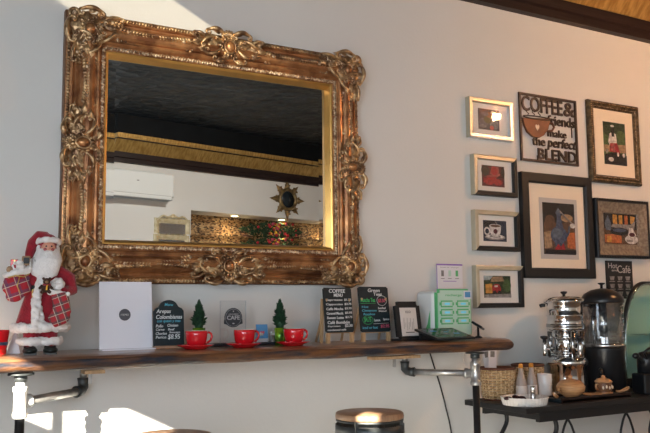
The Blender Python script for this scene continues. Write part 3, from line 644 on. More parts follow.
MB().prism([((.27+.035*x)*SW, (.50+.05*z)*SH) for x, z in ((0, -1), (.9, .1), (.95, .6), (.5, .95), (0, .6), (-.5, .95), (-.95, .6), (-.9, .1))], -.0135, -.012, 'mat_cream').build('heart', g)
for k in range(3):
    x = (.13+.10*k)*SW; MB().tube([(x, 0, .67*SH), (x+.014, 0, .70*SH), (x-.006, 0, .73*SH), (x+.01, 0, .765*SH)], .003, 'sign_metal', 6).build('steam', g)
# small black menu board on the wall
A = at(606, 260.5, -.01); Bq = at(632, 261.5, -.01); wd = Bq.x-A.x; z1 = A.z; z0 = z1-.23
g = thing('wall_menu_board', 'small black board of white cup drawings on the wall under the pewter frame', 'sign', (A.x, -.001, z0)); h = z1-z0
MB().b2(0, wd, -.008, 0, 0, h, 'black_plastic').build('panel', g); m = MB()
m.text('Hot', .08*wd, .42*wd, .80*h, .94*h, -.0085, 'mat_grey'); m.text('Café', .42*wd, .92*wd, .68*h, .88*h, -.0085, 'mat_grey')
m.text('and', .2*wd, .42*wd, .72*h, .78*h, -.0085, 'mat_grey'); m.build('lettering', g); m = MB()
for r in range(3):
    for c in range(3):
        cx, cz = (.2+.3*c)*wd, (.52-.20*r)*h; m.prism([(cx-.022, cz+.016), (cx+.022, cz+.016), (cx+.014, cz-.008), (cx-.014, cz-.008)], -.0092, -.0085, 'p_grey'); m.b2(cx-.024, cx+.024, -.0092, -.0085, cz-.018, cz-.013, 'p_grey')
m.build('cup_drawing', g)

# ------------------------------------------------------------------ things on the shelf
# white acrylic notice
g = thing('white_sign', 'large white acrylic sign with a dark round disc leaning on the wall beside the santa', 'sign', (at(125, 345, -.11).x, -.13, ST)); q = mpp(125, -.10)
w2 = 53*q/2; M = RX(-.10)
MB().b2(-w2, w2, -.004, .004, 0, .275, 'white_acrylic', M, .001).build('panel', g)
m = MB(); m.prism([(.028*.85*math.cos(t*PI/16)-.006, .140+.028*.85*math.sin(t*PI/16)) for t in range(32)], -.0052, -.004, 'disc_grey', M); m.text('MENU', -.022, .010, .136, .144, -.0052, 'p_white', M); m.build('disc', g)
MB().b2(-w2, w2, -.045, .004, 0, .005, 'white_acrylic').build('foot', g)
# arched chalkboard
px = 169; Y = -.15; q = mpp(px, Y); g = thing('arched_chalkboard', 'small arched chalkboard listing arepas prices on a wooden foot', 'chalkboard', (at(px, 345, Y).x, Y, ST), .0)
M = T(0, 0, .008) @ RX(-.08); w2 = 15.5*q; h = 46*q; arch = [(-w2, .0), (w2, 0), (w2, h*.76), (w2*.86, h*.82), (w2*.66, h*.85)]
arch += [(w2*.60*math.cos(t), h*.85 + h*.15*math.sin(t)) for t in [PI*i/12 for i in range(1, 12)]] + [(-w2*.66, h*.85), (-w2*.86, h*.82), (-w2, h*.76)]
MB().prism(arch, -.006, .006, 'chalk_black', M).build('board', g)
m = MB(); y = -.0065
def ct(t, u0, u1, v0, v1, mm='chalk_white', b=.012, sh=.15): m.text(t, (2*u0-1)*w2, (2*u1-1)*w2, (1-v1)*h, (1-v0)*h, y, mm, M, bold=b, shear=sh)
ct('Arepas', .08, .56, .20, .31); ct('Colombianas', .07, .94, .32, .41); ct('con queso y mas', .1, .88, .44, .50, 'chalk_blue')
ct('Pollo', .06, .30, .53, .59); ct('Chicken', .44, .80, .52, .58); ct('Carne', .06, .34, .61, .66); ct('Beef', .46, .68, .61, .66); ct('Chorizo', .05, .42, .69, .75); ct('Sausage', .5, .86, .68, .73); ct('Perico', .05, .40, .77, .83); ct('$8.95', .45, .86, .74, .86); ct('Menu', .36, .64, .07, .13, 'chalk_blue'); m.build('chalk_writing', g)
MB().b2(-w2, w2, -.022, .022, 0, .012, 'board_wood', None, .002).build('foot', g)
# cups, saucers, plants
def cup_set(label, slabel, px, Y, hang=0):
    x = at(px, 340, Y).x; s_ = tag(MB().lathe([(.001, .003), (.040, .002), (.042, 0), (.046, .004), (.060, .010), (.074, .017), (.075, .019), (.073, .019), (.058, .013), (.044, .0075), (.001, .007)], 'red_glaze', 40).build('saucer', None, loc=(x, Y, ST)), slabel, 'saucer', 'red saucers on the shelf')
    g = thing('coffee_cup', label, 'cup', (x+.004, Y, ST+.0076), hang, 'red coffee cups on the shelf')
    MB().lathe([(.001, .0), (.024, 0), (.026, .004), (.036, .012), (.041, .028), (.0435, .048), (.0445, .064), (.043, .0655), (.041, .062), (.0385, .030), (.030, .012), (.001, .009)], 'red_glaze', 36).build('bowl', g)
    MB().lathe([(.0425, .0656), (.0408, .0625), (.0380, .030), (.0295, .0125), (.001, .0095)], 'cup_inside', 36, caps=False).build('glaze', g)
    MB().tube([(.040, 0, .054), (.052, 0, .059), (.062, 0, .053), (.066, 0, .040), (.060, 0, .026), (.048, 0, .018), (.036, 0, .016)], [.0045, .005, .0048, .0045, .0045, .005, .005], 'red_glaze', 10, flat=.85).build('handle', g)
cup_set('red coffee cup in front of the mini tree beside the arched chalkboard', 'red saucer under the cup beside the arched chalkboard', 195.5, -.30)
cup_set('red coffee cup in front of the clear cafe plaque', 'red saucer under the cup in front of the clear cafe plaque', 243.5, -.30)
cup_set('red coffee cup nearest the easel chalkboards', 'red saucer under the cup nearest the easel chalkboards', 293, -.30)
def tree(label, px, Y, pot_h, H_, seed):
    x = at(px, 340, Y).x; g = thing('potted_mini_tree', label, 'plant', (x, Y, ST), .3, 'mini conifers on the shelf')
    m = MB(); m.lathe([(.021, 0), (.026, pot_h), (.024, pot_h), (.020, pot_h-.006), (.001, pot_h-.008)], 'green_foil', 20, flute=(.05, 9))
    m.build('pot', g); rnd = random.Random(seed); m = MB()
    for k in range(420):
        t = rnd.random()**.85; z = pot_h + .004 + t*(H_-pot_h-.012); R = .041*(1-t)**.72*(.75+.35*rnd.random())*(1 if int(t*7) % 2 else .85)+.002; a = rnd.random()*2*PI
        r0 = R*.25; up = .010+.012*rnd.random(); wd = .0028+.0018*rnd.random(); c, s_ = math.cos(a), math.sin(a)
        tip = (R*c, R*s_, z+up); b = (r0*c, r0*s_, z)
        m.add([b, (R*.7*c - wd*s_, R*.7*s_ + wd*c, z+up*.5), tip, (R*.7*c + wd*s_, R*.7*s_ - wd*c, z+up*.5), (R*.6*c, R*.6*s_, z+up*.5+wd)], [(0, 1, 4), (1, 2, 4), (2, 3, 4), (3, 0, 4), (0, 3, 1), (1, 3, 2)], 'conifer', False)
    for k in range(14):
        a = k*2.4; m.tube([(0, 0, H_-.02), (.004*math.cos(a), .004*math.sin(a), H_-.01+.0005*k)], [.002, .0004], 'conifer', 5)
    m.lathe([(.016, pot_h), (.020, pot_h+.015), (.012, H_*.7), (.002, H_-.004)], 'conifer', 8); m.build('foliage', g)
    MB().lathe([(.004, pot_h-.01), (.003, pot_h+.012)], 'toy_brown', 8).build('stem', g)
tree('small conifer in green foil pot standing behind the cup beside the arched chalkboard', 197.5, -.17, .082, .190, 1)
tree('small conifer in tall green foil pot beside the cup nearest the easels', 280, -.19, .074, .194, 2)
# cafe plaque
px = 233; Y = -.14; q = mpp(px, Y); g = thing('cafe_plaque', 'clear acrylic plaque with a round dark cafe badge behind the middle cup', 'plaque', (at(px, 340, Y).x, Y, ST)); w2 = 14*q; h = 42*q
MB().b2(-w2, w2, -.002, .002, 0, h, 'clear_pane').build('panel', g)
m = MB()
for (a, b, c, d) in ((-w2, -w2+.0015, 0, h), (w2-.0015, w2, 0, h), (-w2, w2, h-.0015, h)): m.b2(a, b, -.0026, .0026, c, d, 'logo_grey')
m.build('polished_edge', g)
m = MB(); r = 9.6*q; cz = h*.60; m.prism([(r*math.cos(t*PI/20), cz+r*math.sin(t*PI/20)) for t in range(40)], -.0034, -.0021, 'cafe_logo')
m.prism([(-r*1.05, cz-r*.62), (-r*1.02, cz-r*.18), (0, cz-r*.42), (r*1.02, cz-r*.18), (r*1.05, cz-r*.62), (0, cz-r*.95)], -.0036, -.0022, 'cafe_logo')
m.tube([(r*.88*math.cos(t*PI/20), -.0036, cz+r*.88*math.sin(t*PI/20)) for t in range(40)], .0006, 'logo_grey', 5, closed=True)
m.text('CAFE', -r*.72, r*.72, cz-r*.22, cz+r*.22, -.0038, 'logo_grey', bold=.02); m.text('COLOMBIAN', -r*.55, r*.55, cz+r*.30, cz+r*.42, -.0038, 'logo_grey')
m.ell((0, -.0038, cz+r*.66), (.003, .0008, .003), 'p_white', nu=8, nv=4); m.ell((0, -.0040, cz-r*.6), (.006, .0008, .003), 'logo_grey', nu=8, nv=4); m.build('badge', g)
# black mat, blue card, little bottle
xa, xb = at(203, 344, -.10).x, at(292, 344, -.10).x
tag(MB().box((0, 0, .006), (xb-xa, .10, .012), 'black_rubber', None, .003).build('bar_mat', loc=((xa+xb)/2, -.115, ST)), 'long low black rubber mat against the wall behind the red cups', 'mat')
for o in list(COL.objects):
    if o.name.startswith('cafe_plaque'): o.location.z += .0121
    if o.name.startswith('potted_mini_tree') and o.location.x < at(210, 340, -.17).x: o.location.y = -.185
px = 262.5; Y = -.13; q = mpp(px, Y); g = thing('blue_card', 'small blue card with a pink heart standing behind the mat', 'card', (at(px, 340, Y).x, Y, ST+.0122)); w2 = 6.3*q; h = 17.5*q; M = RX(-.12)
MB().b2(-w2, w2, -.001, .001, 0, h, 'sky_card', M).build('panel', g)
MB().prism([(.011*x+.001, h*.50+.011*z) for x, z in ((0, -1), (.9, .1), (.95, .6), (.5, .95), (0, .6), (-.5, .95), (-.95, .6), (-.9, .1))], -.002, -.001, 'chalk_red', M).prism([(-.012, h*.38), (.006, h*.36), (.004, h*.5), (-.01, h*.55)], -.0022, -.0012, 'p_white', M).b2(-w2, w2, -.0018, -.001, .0, h*.2, 'paper', M).build('picture', g)
px = 272; Y = -.145; g = thing('small_bottle', 'tiny dark bottle with white cap beside the blue card', 'bottle', (at(px, 340, Y).x, Y, ST+.0122))
MB().lathe([(.009, 0), (.010, .003), (.010, .026), (.006, .030), (.006, .033)], 'p_grey', 16).build('body', g); MB().lathe([(.008, .032), (.008, .043), (.007, .044)], 'white_plastic', 16).build('cap', g)
# easel chalkboards
def easel(label, pc, wpx, ptop, pbot, Y, lines, rz, group='easel chalkboards on the shelf', left_leg=True):
    q = mpp(pc, Y); g = thing('easel_chalkboard', label, 'chalkboard', (at(pc, 340, Y).x, Y, ST), rz, group); w2 = wpx/2*q*1.02/math.cos(.5-rz)*.9; zt = at(pc, ptop, Y).z-ST; zb = at(pc, pbot, Y).z-ST; h = zt-zb
    M = T(0, 0, zb) @ RX(-.10)
    b = bmesh.new(); bmesh.ops.create_cube(b, size=1, matrix=T(0, 0, h/2) @ S(2*w2, .006, h)); bmesh.ops.bevel(b, geom=[e for e in b.edges if abs(e.verts[0].co.y-e.verts[1].co.y) > .003], offset=.006, segments=3, affect='EDGES')
    MB().bm(b, 'chalk_black', False, M).build('board', g); m = MB()
    for (t, u0, u1, v0, v1, mm) in lines:
        if t == '#': m.tube([((2*(u0+(u1-u0)*(.5+.5*math.cos(k*PI/8)))-1)*w2, -.0035, (1-(v0+(v1-v0)*(.5+.5*math.sin(k*PI/8))))*h) for k in range(16)], .0010, mm, 4, M, closed=True)
        elif t == '-': m.tube([((2*u0-1)*w2, -.0035, (1-v0)*h), ((2*u1-1)*w2, -.0035, (1-v1)*h)], .0009, mm, 4, M)
        else: m.text(t, (2*u0-1)*w2, (2*u1-1)*w2, (1-v1)*h, (1-v0)*h, -.0035, mm, M, bold=.014, shear=.1)
    m.build('chalk_writing', g)
    for sx in (-1, 1):
        MB().b2(sx*w2*.84-.008, sx*w2*.84+.008, -.008, .008, 0, zb-.001, 'pine').build('leg', g)
        MB().tube([(sx*w2*.8, .012, zb+.75*h), (sx*w2*.9, .085, .005)], .006, 'pine', 6).build('leg', g)
    MB().b2(-w2*.75, w2*.75, .009, .016, zb-.004, zb+.006, 'pine').build('crossbar', g)
    return g
W_, C_, G_, R_ = 'chalk_white', 'chalk_blue', 'chalk_green', 'chalk_red'
L1 = [('COFFEE', .20, .78, .03, .115, W_), ('MENU', .36, .68, .13, .205, W_)]
for k, (a, b) in enumerate((('Espresso', '$1.75'), ('Cappuccino', '$3.75'), ('Caffe Mocha', '$3.95'), ('Caramel Macch.', '$3.95'), ('Sweet Latte', '$3.75'))):
    v = .25+.098*k; L1 += [(a, .07, .66, v, v+.058, W_), (b, .72, .97, v-.005, v+.05, W_)]
L1 += [('Café Bombón', .08, .86, .74, .81, W_), ('Espresso', .08, .52, .84, .885, W_), ('$2.50', .68, .96, .82, .89, W_), ('condensed milk', .06, .72, .92, .96, W_)]
# extra pine upright seen left of the first easel
g1 = easel('black easel chalkboard headed coffee menu with white writing, pine legs', 340, 36, 287.5, 332.5, -.20, L1, .12)
MB().b2(-.016, -.002, -.004, .006, 0, .20, 'pine', T(-.075, .03, 0) @ RY(.05)).build('side_upright', g1)
L2 = [('Green', .32, .72, .04, .12, W_), ('Teas', .50, .78, .13, .20, W_), ('Matcha Tea', .06, .54, .25, .34, G_), ('-', .05, .55, .37, .37, G_), ('Hot', .08, .3, .42, .47, C_), ('Cinnamon', .08, .56, .50, .55, C_), ('Rooibos', .12, .5, .58, .63, C_),
      ('#', .60, .93, .20, .42, W_), ('$3.50', .64, .88, .27, .36, R_), ('herbal', .62, .88, .45, .50, W_), ('blend', .64, .9, .52, .56, W_), ('$4.75', .13, .36, .67, .79, G_), ('#', .08, .42, .64, .83, G_), ('Lemon', .46, .66, .71, .77, W_), ('Spice', .76, .97, .70, .76, W_), ('-', .43, .95, .82, .81, W_), ('iced or hot', .06, .56, .87, .93, C_), ('$2.95', .66, .96, .84, .92, R_)]
easel('black easel chalkboard with green, blue and red tea menu writing, pine feet', 376, 36.5, 286.5, 332, -.17, L2, .06)
# clear dome behind the black card holder
px = 404; Y = -.09; q = mpp(px, Y)
tag(MB().lathe([(.060, .0), (.062, .002), (.062, .12), (.058, .145), (.045, .16), (.022, .168), (.001, .170)], 'clear_pane', 32, smooth=True).tube([(.062*math.cos(t*PI/16), .062*math.sin(t*PI/16), .12) for t in range(32)], .0022, 'logo_grey', 6, closed=True).tube([(.05*math.cos(t*PI/16), .05*math.sin(t*PI/16), .152) for t in range(32)], .0018, 'logo_grey', 6, closed=True).build('clear_canister', loc=(at(px, 340, Y).x, Y, ST)), 'clear plastic canister behind the black-rimmed price stand', 'canister')
# black rimmed stand
px = 410; Y = -.235; q = mpp(px, Y); g = thing('price_stand', 'black rounded stand holding a white sheet beside the green charging station', 'sign', (at(px, 340, Y).x, Y, ST), .18); w2 = 17.5*q; h = 39*q; M = RX(-.13)
b = bmesh.new(); bmesh.ops.create_cube(b, size=1, matrix=T(0, 0, h/2) @ S(2*w2, .014, h)); bmesh.ops.bevel(b, geom=[e for e in b.edges if abs(e.verts[0].co.y-e.verts[1].co.y) > .006], offset=.02, segments=5, affect='EDGES')
MB().bm(b, 'black_plastic', False, M).build('case', g)
MB().b2(-w2*.66, w2*.66, -.0085, -.007, h*.12, h*.84, 'label_white', M).build('sheet', g)
m = MB(); m.text('ECO', -w2*.2, w2*.2, h*.70, h*.76, -.0088, 'p_black', M)
for k in range(7): m.tube([(w2*(-.45+.13*k), -.0088, h*(.30+.05*math.sin(k*2))), (w2*(-.40+.13*k), -.0088, h*(.52+.06*math.cos(k*3)))], .0012, 'p_grey', 4, M)
m.b2(-w2*.35, w2*.35, -.009, -.0086, h*.2, h*.22, 'p_black', M); m.build('printing', g)
MB().b2(-w2*.8, w2*.8, -.01, .06, 0, .01, 'black_plastic', None, .002).build('foot', g)
# charging station
Y = -.185; xl = at(434, 320, Y).x; xr = at(470, 320, Y).x; zt = at(450, 289, Y).z; h = zt-ST; g = thing('charging_station', 'white and green phone charging station with six slots on the shelf', 'charging station', ((xl+xr)/2, Y, ST), .10); w2 = (xr-xl)/2*1.04
b = bmesh.new(); bmesh.ops.create_cube(b, size=1, matrix=T(0, -.008, h/2) @ S(2*w2, .016, h)); bmesh.ops.bevel(b, geom=[e for e in b.edges if abs(e.verts[0].co.y-e.verts[1].co.y) > .01], offset=.018, segments=6, affect='EDGES')
MB().bm(b, 'green_plastic').build('front_rim', g)
b = bmesh.new(); bmesh.ops.create_cube(b, size=1, matrix=T(0, -.0165, h/2) @ S(2*w2-.014, .007, h-.014)); bmesh.ops.bevel(b, geom=[e for e in b.edges if abs(e.verts[0].co.y-e.verts[1].co.y) > .005], offset=.014, segments=6, affect='EDGES')
MB().bm(b, 'mint').build('front_panel', g)
m = MB().box((-.006, .066, h*.48), (2*w2, .125, h*.96), 'white_plastic', None, .02, 4); m.prism([(-w2-.0185, .02), (-w2-.0185, .03)], 0, 0, 'green_plastic') if 0 else None; m.build('cabinet', g)
m = MB(); pts = [(.025, .022), (.10, .022), (.07, .03), (.045, .075), (.032, .12), (.025, .14)]
m.add([(-w2-.0075, y_, z_) for y_, z_ in pts] + [(-w2-.004, y_, z_) for y_, z_ in pts], [tuple(range(6)), tuple(range(6, 12))[::-1]] + [(i, (i+1) % 6, 6+(i+1) % 6, 6+i) for i in range(6)], 'green_plastic', False); m.build('side_graphic', g)
for r in range(3):
    for c in (-1, 1):
        cx, cz = c*w2*.47, h*(.70-.170*r); b = bmesh.new(); bmesh.ops.create_cube(b, size=1, matrix=T(cx, -.021, cz) @ S(w2*.80, .005, h*.135)); bmesh.ops.bevel(b, geom=[e for e in b.edges if abs(e.verts[0].co.y-e.verts[1].co.y) > .003], offset=.009, segments=4, affect='EDGES')
        s_ = MB().bm(b, 'green_plastic').build('charging_slot', g)
        MB().b2(cx-w2*.30, cx+w2*.30, -.0245, -.0235, cz-h*.042, cz+h*.042, 'mint').build('slot_opening', s_); MB().b2(cx-w2*.15, cx+w2*.15, -.0255, -.0246, cz-h*.02, cz+h*.02, 'slot_cyan').build('slot_light', s_)
MB().text('recharge', -w2*.52, w2*.42, h*.84, h*.90, -.0202, 'green_plastic', bold=.015).build('lettering', g)
MB().b2(w2*.54, w2*.98, -.0225, -.020, h*.80, h*.965, 'paper').b2(w2*.60, w2*.92, -.0232, -.0225, h*.83, h*.94, 'sky_card').build('sticker', g)
Y = -.025; g = thing('instruction_sign', 'white sheet with purple edge and three device pictures above the charging station', 'sign', (at(450, 290, Y).x, Y, ST)); q = mpp(450, Y); w2 = 16.5*q; zt = at(450, 264, Y).z-ST
MB().b2(-w2, w2, -.001, .001, 0, zt, 'paper').build('sheet', g); MB().b2(-w2, w2, -.0018, -.001, zt-.008, zt, 'purple').b2(-w2, -w2+.004, -.0018, -.001, .1, zt, 'purple').build('purple_edge', g)
m = MB()
for k, mm in enumerate(('p_grey', 'mint', 'green_plastic')):
    cx = w2*(-.55+.55*k); m.b2(cx-.008, cx+.008, -.0022, -.001, zt-.065, zt-.034, mm); m.b2(cx-.012, cx+.012, -.0022, -.001, zt-.078, zt-.075, 'p_grey')
m.text('how to charge', -w2*.7, w2*.7, zt-.022, zt-.016, -.0012, 'p_grey'); m.b2(-w2*.5, w2*.5, -.002, -.001, zt-.092, zt-.089, 'purple'); m.build('pictograms', g)
# flat tablet
a = at(418, 329, -.27); g = thing('tablet', 'black tablet lying tilted at the front of the shelf before the charging station', 'tablet', (at(445, 335, -.32).x, -.32, ST), .10); q = mpp(445, -.3)
MB().box((0, 0, 0), (.245, .165, .011), 'black_plastic', T(0, 0, .030) @ RX(.26), .003).build('case', g)
m = MB(); MB().box((0, 0, .0062), (.212, .135, .0012), 'screen', T(0, 0, .030) @ RX(.26)).build('screen', g)
for (cx, cy, mm) in ((-.05, .03, 'sky_card'), (.03, .035, 'p_green'), (-.01, -.02, 'p_steel'), (.06, -.015, 'sky_card'), (-.06, -.03, 'p_green')): MB().box((cx, cy, .0072), (.034, .014, .0006), mm, T(0, 0, .030) @ RX(.26)).build('screen_icon', g)
MB().box((0, .066, .025), (.20, .012, .05), 'black_plastic', None, .003).build('rest', g)
g = thing('card_reader', 'small black card reader propped on its stand right of the tablet', 'card reader', (at(477, 335, -.20).x, -.21, ST), .5)
MB().box((0, 0, 0), (.062, .060, .012), 'black_plastic', T(0, 0, .062) @ RX(.5) @ RY(.25), .004).build('reader', g); MB().lathe([(.022, 0), (.020, .006), (.006, .012), (.006, .058)], 'black_plastic', 16).build('stand', g)
# cables
def cable(label, pts, r, mm): return tag(MB().tube(pts, r, mm, 6).build('cable'), label, 'cable')
cable('black power cord hanging down the wall under the shelf', sm([at(429, 350, -.012), at(434, 366, -.012), at(440, 385, -.010), at(446, 408, -.009), at(452, 440, -.012), at(452, 500, -.02)]), .004, 'black_plastic')
cable('white cable looping down under the right end of the shelf', sm([at(464, 350, -.03), at(463, 358, -.03), at(467, 365, -.03), at(474, 367, -.03), at(480, 362, -.03), at(487, 350, -.03)]), .003, 'white_cable')
cable('thin white cable curling on the shelf beside the card reader', sm([at(472, 334, -.15), at(476, 329, -.13), at(480, 333, -.12), Vector((at(482, 338, -.12).x, -.12, ST+.003)), Vector((at(490, 338, -.1).x, -.1, ST+.003))]), .0022, 'white_cable')
# red gift tin at the left border
Y = -.16; g = thing('red_tin', 'red tapered tin with a black band at the left end of the shelf', 'tin', (at(-3, 345, Y).x, Y, ST))
MB().lathe([(.032, 0), (.033, .002), (.043, .088), (.044, .090), (.041, .090), (.034, .006), (.001, .004)], 'red_glaze', 32).build('body', g); MB().lathe([(.0375, .034), (.0388, .046), (.0384, .046), (.0371, .034), (.0375, .034)], 'p_blue', 32, caps=False).build('band', g)
g = thing('sun_patch_cone', 'white cone added to stand for a sun patch between the red tin and the santa', 'sun patch stand-in', (at(15, 345, -.10).x, -.10, ST)); MB().lathe([(.042, 0), (.0425, .001), (.003, .085), (.001, .086)], 'paper', 5, smooth=False).build('paper', g)  # white cone added in place of a patch of sun on the wall

# ------------------------------------------------------------------ santa figurine
def santa():
    Y = -.245; g = thing('santa_figurine', 'santa claus figurine in red coat with plaid sack and stocking on the shelf', 'figurine', (at(40, 350, Y).x, Y, ST), -.12)
    q = mpp(40, Y)*1.0
    def p(px, py, y=0): return ((px-40)*q, y, (351-py)*q)
    b = MB()    # body: legs, torso, neck, head, arms in one surface
    for sx in (-1, 1): b.tube([(sx*.030, 0, .03), (sx*.030, 0, .12), (sx*.022, 0, .17)], [.028, .036, .034], 'red_cloth', 12)
    b.ell((0, 0, .17), (.055, .042, .05), 'red_cloth'); b.ell((0, 0, .25), (.055, .042, .06), 'red_cloth'); b.ell((.005, 0, .30), (.058, .038, .035), 'red_cloth')
    b.tube([(.0, 0, .32), (.012, 0, .36)], [.025, .022], 'red_cloth'); b.ell((.018, -.004, .385), (.033, .035, .038), 'red_cloth')
    b.tube([p(54, 268), p(66, 276, -.005), p(68, 288, -.02), p(60, 290, -.05), p(56, 284, -.06)], [.026, .026, .024, .020, .016], 'red_cloth', 10)
    b.tube([p(28, 268), p(18, 274, -.01), p(15, 270, -.04), p(16, 262, -.05)], [.026, .025, .021, .016], 'red_cloth', 10)
    fuse(b, 'body', g, 'red_cloth', .005)
    c = MB()    # coat
    pr = [(.040, .315), (.058, .30), (.062, .27), (.055, .24), (.060, .215), (.074, .17), (.088, .12), (.092, .095), (.080, .10), (.001, .13)]
    c.lathe(pr, 'red_cloth', 36, S(1, .78, 1), flute=(.05, 7)); fuse(c, 'coat', g, 'red_cloth', .005, 1)
    f = MB()    # fur trims
    def fur(pts, r, mb=f):
        pts = sm(pts, 4); k = len(pts)
        for i, v in enumerate(pts): mb.ell(tuple(v), r*(1+.22*noise.noise(v*60)), 'white_fur', nu=12, nv=8, nz=r*.5, nf=90)
    fur([(.092*math.cos(a), .074*math.sin(a), .098) for a in [PI*2*i/16 for i in range(17)]], .017)
    fur([(.0, -.048, .29), (-.012, -.054, .25), (-.022, -.062, .20), (-.022, -.072, .15), (-.020, -.078, .10)], .017)
    fur([(-.012, -.060, .17), (-.006, -.070, .12), (-.002, -.076, .10)], .015)
    for sx in (-1, 1): fur([(sx*.034 + .034*math.cos(a), .032*math.sin(a), .048) for a in [PI*2*i/10 for i in range(11)]], .015)
    for pp in (p(54, 282, -.062), p(16, 265, -.048)): fur([(pp[0]+.016*math.cos(a), pp[1]+.006*math.sin(a), pp[2]+.014*math.sin(a)) for a in [PI*2*i/8 for i in range(9)]], .010)
    fuse(f, 'fur_trim', g, 'white_fur', .0035, 1)
    for sx in (-1, 1):
        MB().ell((sx*.036, -.012, .014), (.027, .046, .015), 'boot').ell((sx*.036, .012, .022), (.022, .024, .022), 'boot').b2(sx*.036-.022, sx*.036+.022, -.045, .032, 0, .006, 'boot').build('boot', g)
    # beard, hair, moustache
    h = MB()
    for i in range(16):
        a = -PI + PI*i/15; h.tube([(.018+.030*math.cos(a), -.012+.020*math.sin(a), .385), (.014+.044*math.cos(a)*.9, -.030+.026*math.sin(a), .345), (.006+.036*math.cos(a), -.036+.022*math.sin(a), .305+.012*math.sin(3*a)), (.004+.012*math.cos(a), -.044, .268+.015*math.cos(2*a))], [.011, .015, .013, .004], 'white_fur', 8)
    h.ell((.018, -.040, .338), (.030, .016, .035), 'white_fur', nz=.004, nf=80)
    for sx in (-1, 1): h.tube([(.018, -.050, .376), (.018+sx*.012, -.052, .371), (.018+sx*.028, -.044, .360)], [.005, .006, .003], 'white_fur', 8)
    for sx in (-1, 1): h.ell((.018+sx*.032, .0, .375), (.012, .018, .032), 'white_fur', nz=.004, nf=90)
    fuse(h, 'beard', g, 'white_fur', .003, 1)
    m = MB(); m.ell((.018, -.026, .390), (.026, .024, .026), 'skin'); m.ell((.018, -.051, .388), (.0055, .006, .0055), 'skin'); m.ell((.005, -.045, .385), (.007, .005, .006), 'p_rose'); m.ell((.031, -.045, .385), (.007, .005, .006), 'p_rose'); m.build('face', g)
    m = MB()
    for sx in (-1, 1): m.ell((.018+sx*.0095, -.0480, .3965), (.0034, .0022, .0032), 'p_black', nu=8, nv=6)
    m.build('eyes', g)
    h = MB(); fur([(.018 + .036*math.cos(a), -.004+.036*math.sin(a), .416-.006*math.sin(a)) for a in [PI*2*i/14 for i in range(15)]], .0110, h)
    fuse(h, 'hat_brim', g, 'white_fur', .0035, 1)
    h = MB(); h.ell((.015, .004, .418), (.038, .036, .030), 'red_cloth'); h.tube([(.010, .006, .430), (-.012, .012, .435), (-.034, .016, .412), (-.046, .018, .370), (-.050, .016, .335)], [.026, .026, .022, .017, .012], 'red_cloth', 12); h.ell((.03, .014, .40), (.022, .026, .035), 'red_cloth'); fuse(h, 'hat', g, 'red_cloth', .005, 2)
    m = MB(); m.lathe([(.0585, .232), (.060, .234), (.060, .250), (.0585, .252)], 'boot', 32, S(1, .80, 1), caps=False); m.build('belt', g)
    m = MB(); bk = p(34, 291, -.058); m.tube([(bk[0]+dx*.014, bk[1]-.002, bk[2]+dz*.012) for dx, dz in ((-1, -1), (1, -1), (1, 1), (-1, 1))], .003, 'gold_plain', 6, closed=True).b2(bk[0]-.002, bk[0]+.010, bk[1]-.003, bk[1]-.001, bk[2]-.0015, bk[2]+.0015, 'gold_plain').build('buckle', g)
    # hands in white mitts holding
    for (cx, cz, cy) in (p(55, 281, -.072), p(17, 261, -.058)) if 0 else ((p(55, 280)[0], p(55, 280)[2], -.076), (p(18, 262)[0], p(18, 262)[2], -.060)):
        h = MB(); h.ell((cx, cy, cz), (.013, .011, .014), 'white_fur')
        for k in range(4): h.tube([(cx-.010+.0065*k, cy-.004, cz-.004), (cx-.010+.0065*k, cy-.013, cz-.010), (cx-.010+.0065*k, cy-.012, cz-.020+.001*abs(k-1.5))], [.0042, .0042, .0032], 'white_fur', 7)
        h.tube([(cx-.010, cy, cz), (cx-.019, cy-.006, cz+.003), (cx-.020, cy-.012, cz-.004)], [.0048, .0045, .0034], 'white_fur', 7); fuse(h, 'hand', g, 'white_fur', .0022, 1)
    # plaid stocking hanging from the hand
    s_ = MB(); s_.tube([p(55, 291, -.080), p(57, 300, -.080), p(58, 308, -.080), p(55, 315, -.080), p(48, 320, -.082)], [.030, .031, .034, .034, .022], 'plaid_fine', 14, flat=.55); s_.ell(p(58, 314, -.080), (.030, .018, .026), 'plaid_fine'); s_.v = [v for v in s_.v]
    fuse(s_, 'stocking', g, 'plaid_fine', .004, 2); h = MB(); fur([(p(46, 290)[0]+.006*k*1.3, -.082, p(46, 290)[2]-.001*k) for k in range(9)], .010, h); fuse(h, 'stocking_cuff', g, 'white_fur', .003, 1)
    # sack on the shoulder, with toys
    s_ = MB(); s_.ell(p(16, 284, -.030), (.050, .040, .046), 'plaid', nz=.008, nf=30, nu=24, nv=16); s_.ell(p(20, 273, -.025), (.036, .030, .026), 'plaid', nz=.006, nf=40); s_.ell(p(14, 294, -.030), (.030, .030, .020), 'plaid'); fuse(s_, 'sack', g, 'plaid', .0045, 2)
    h = MB(); cx, _, cz = p(18, 270); fur([(cx+.044*math.cos(a), -.034+.030*math.sin(a), cz+.012*math.cos(a)) for a in [PI*2*i/12 for i in range(13)]], .012, h); fuse(h, 'sack_cuff', g, 'white_fur', .0035, 1)
    m = MB().tube([p(8, 276, -.060), p(14, 274, -.074), p(22, 275, -.072), p(27, 272, -.060)], .0026, 'gold_plain', 6).tube([p(18, 275, -.074), p(16, 284, -.078), p(19, 291, -.074)], .002, 'gold_plain', 6); m.build('cord', g)
    m = MB(); m.box(p(13, 262, -.045), (.026, .022, .030), 'red_glaze', None, .002); m.box(p(13, 262, -.0565), (.005, .001, .030), 'gold_plain'); m.build('toy_parcel', g)
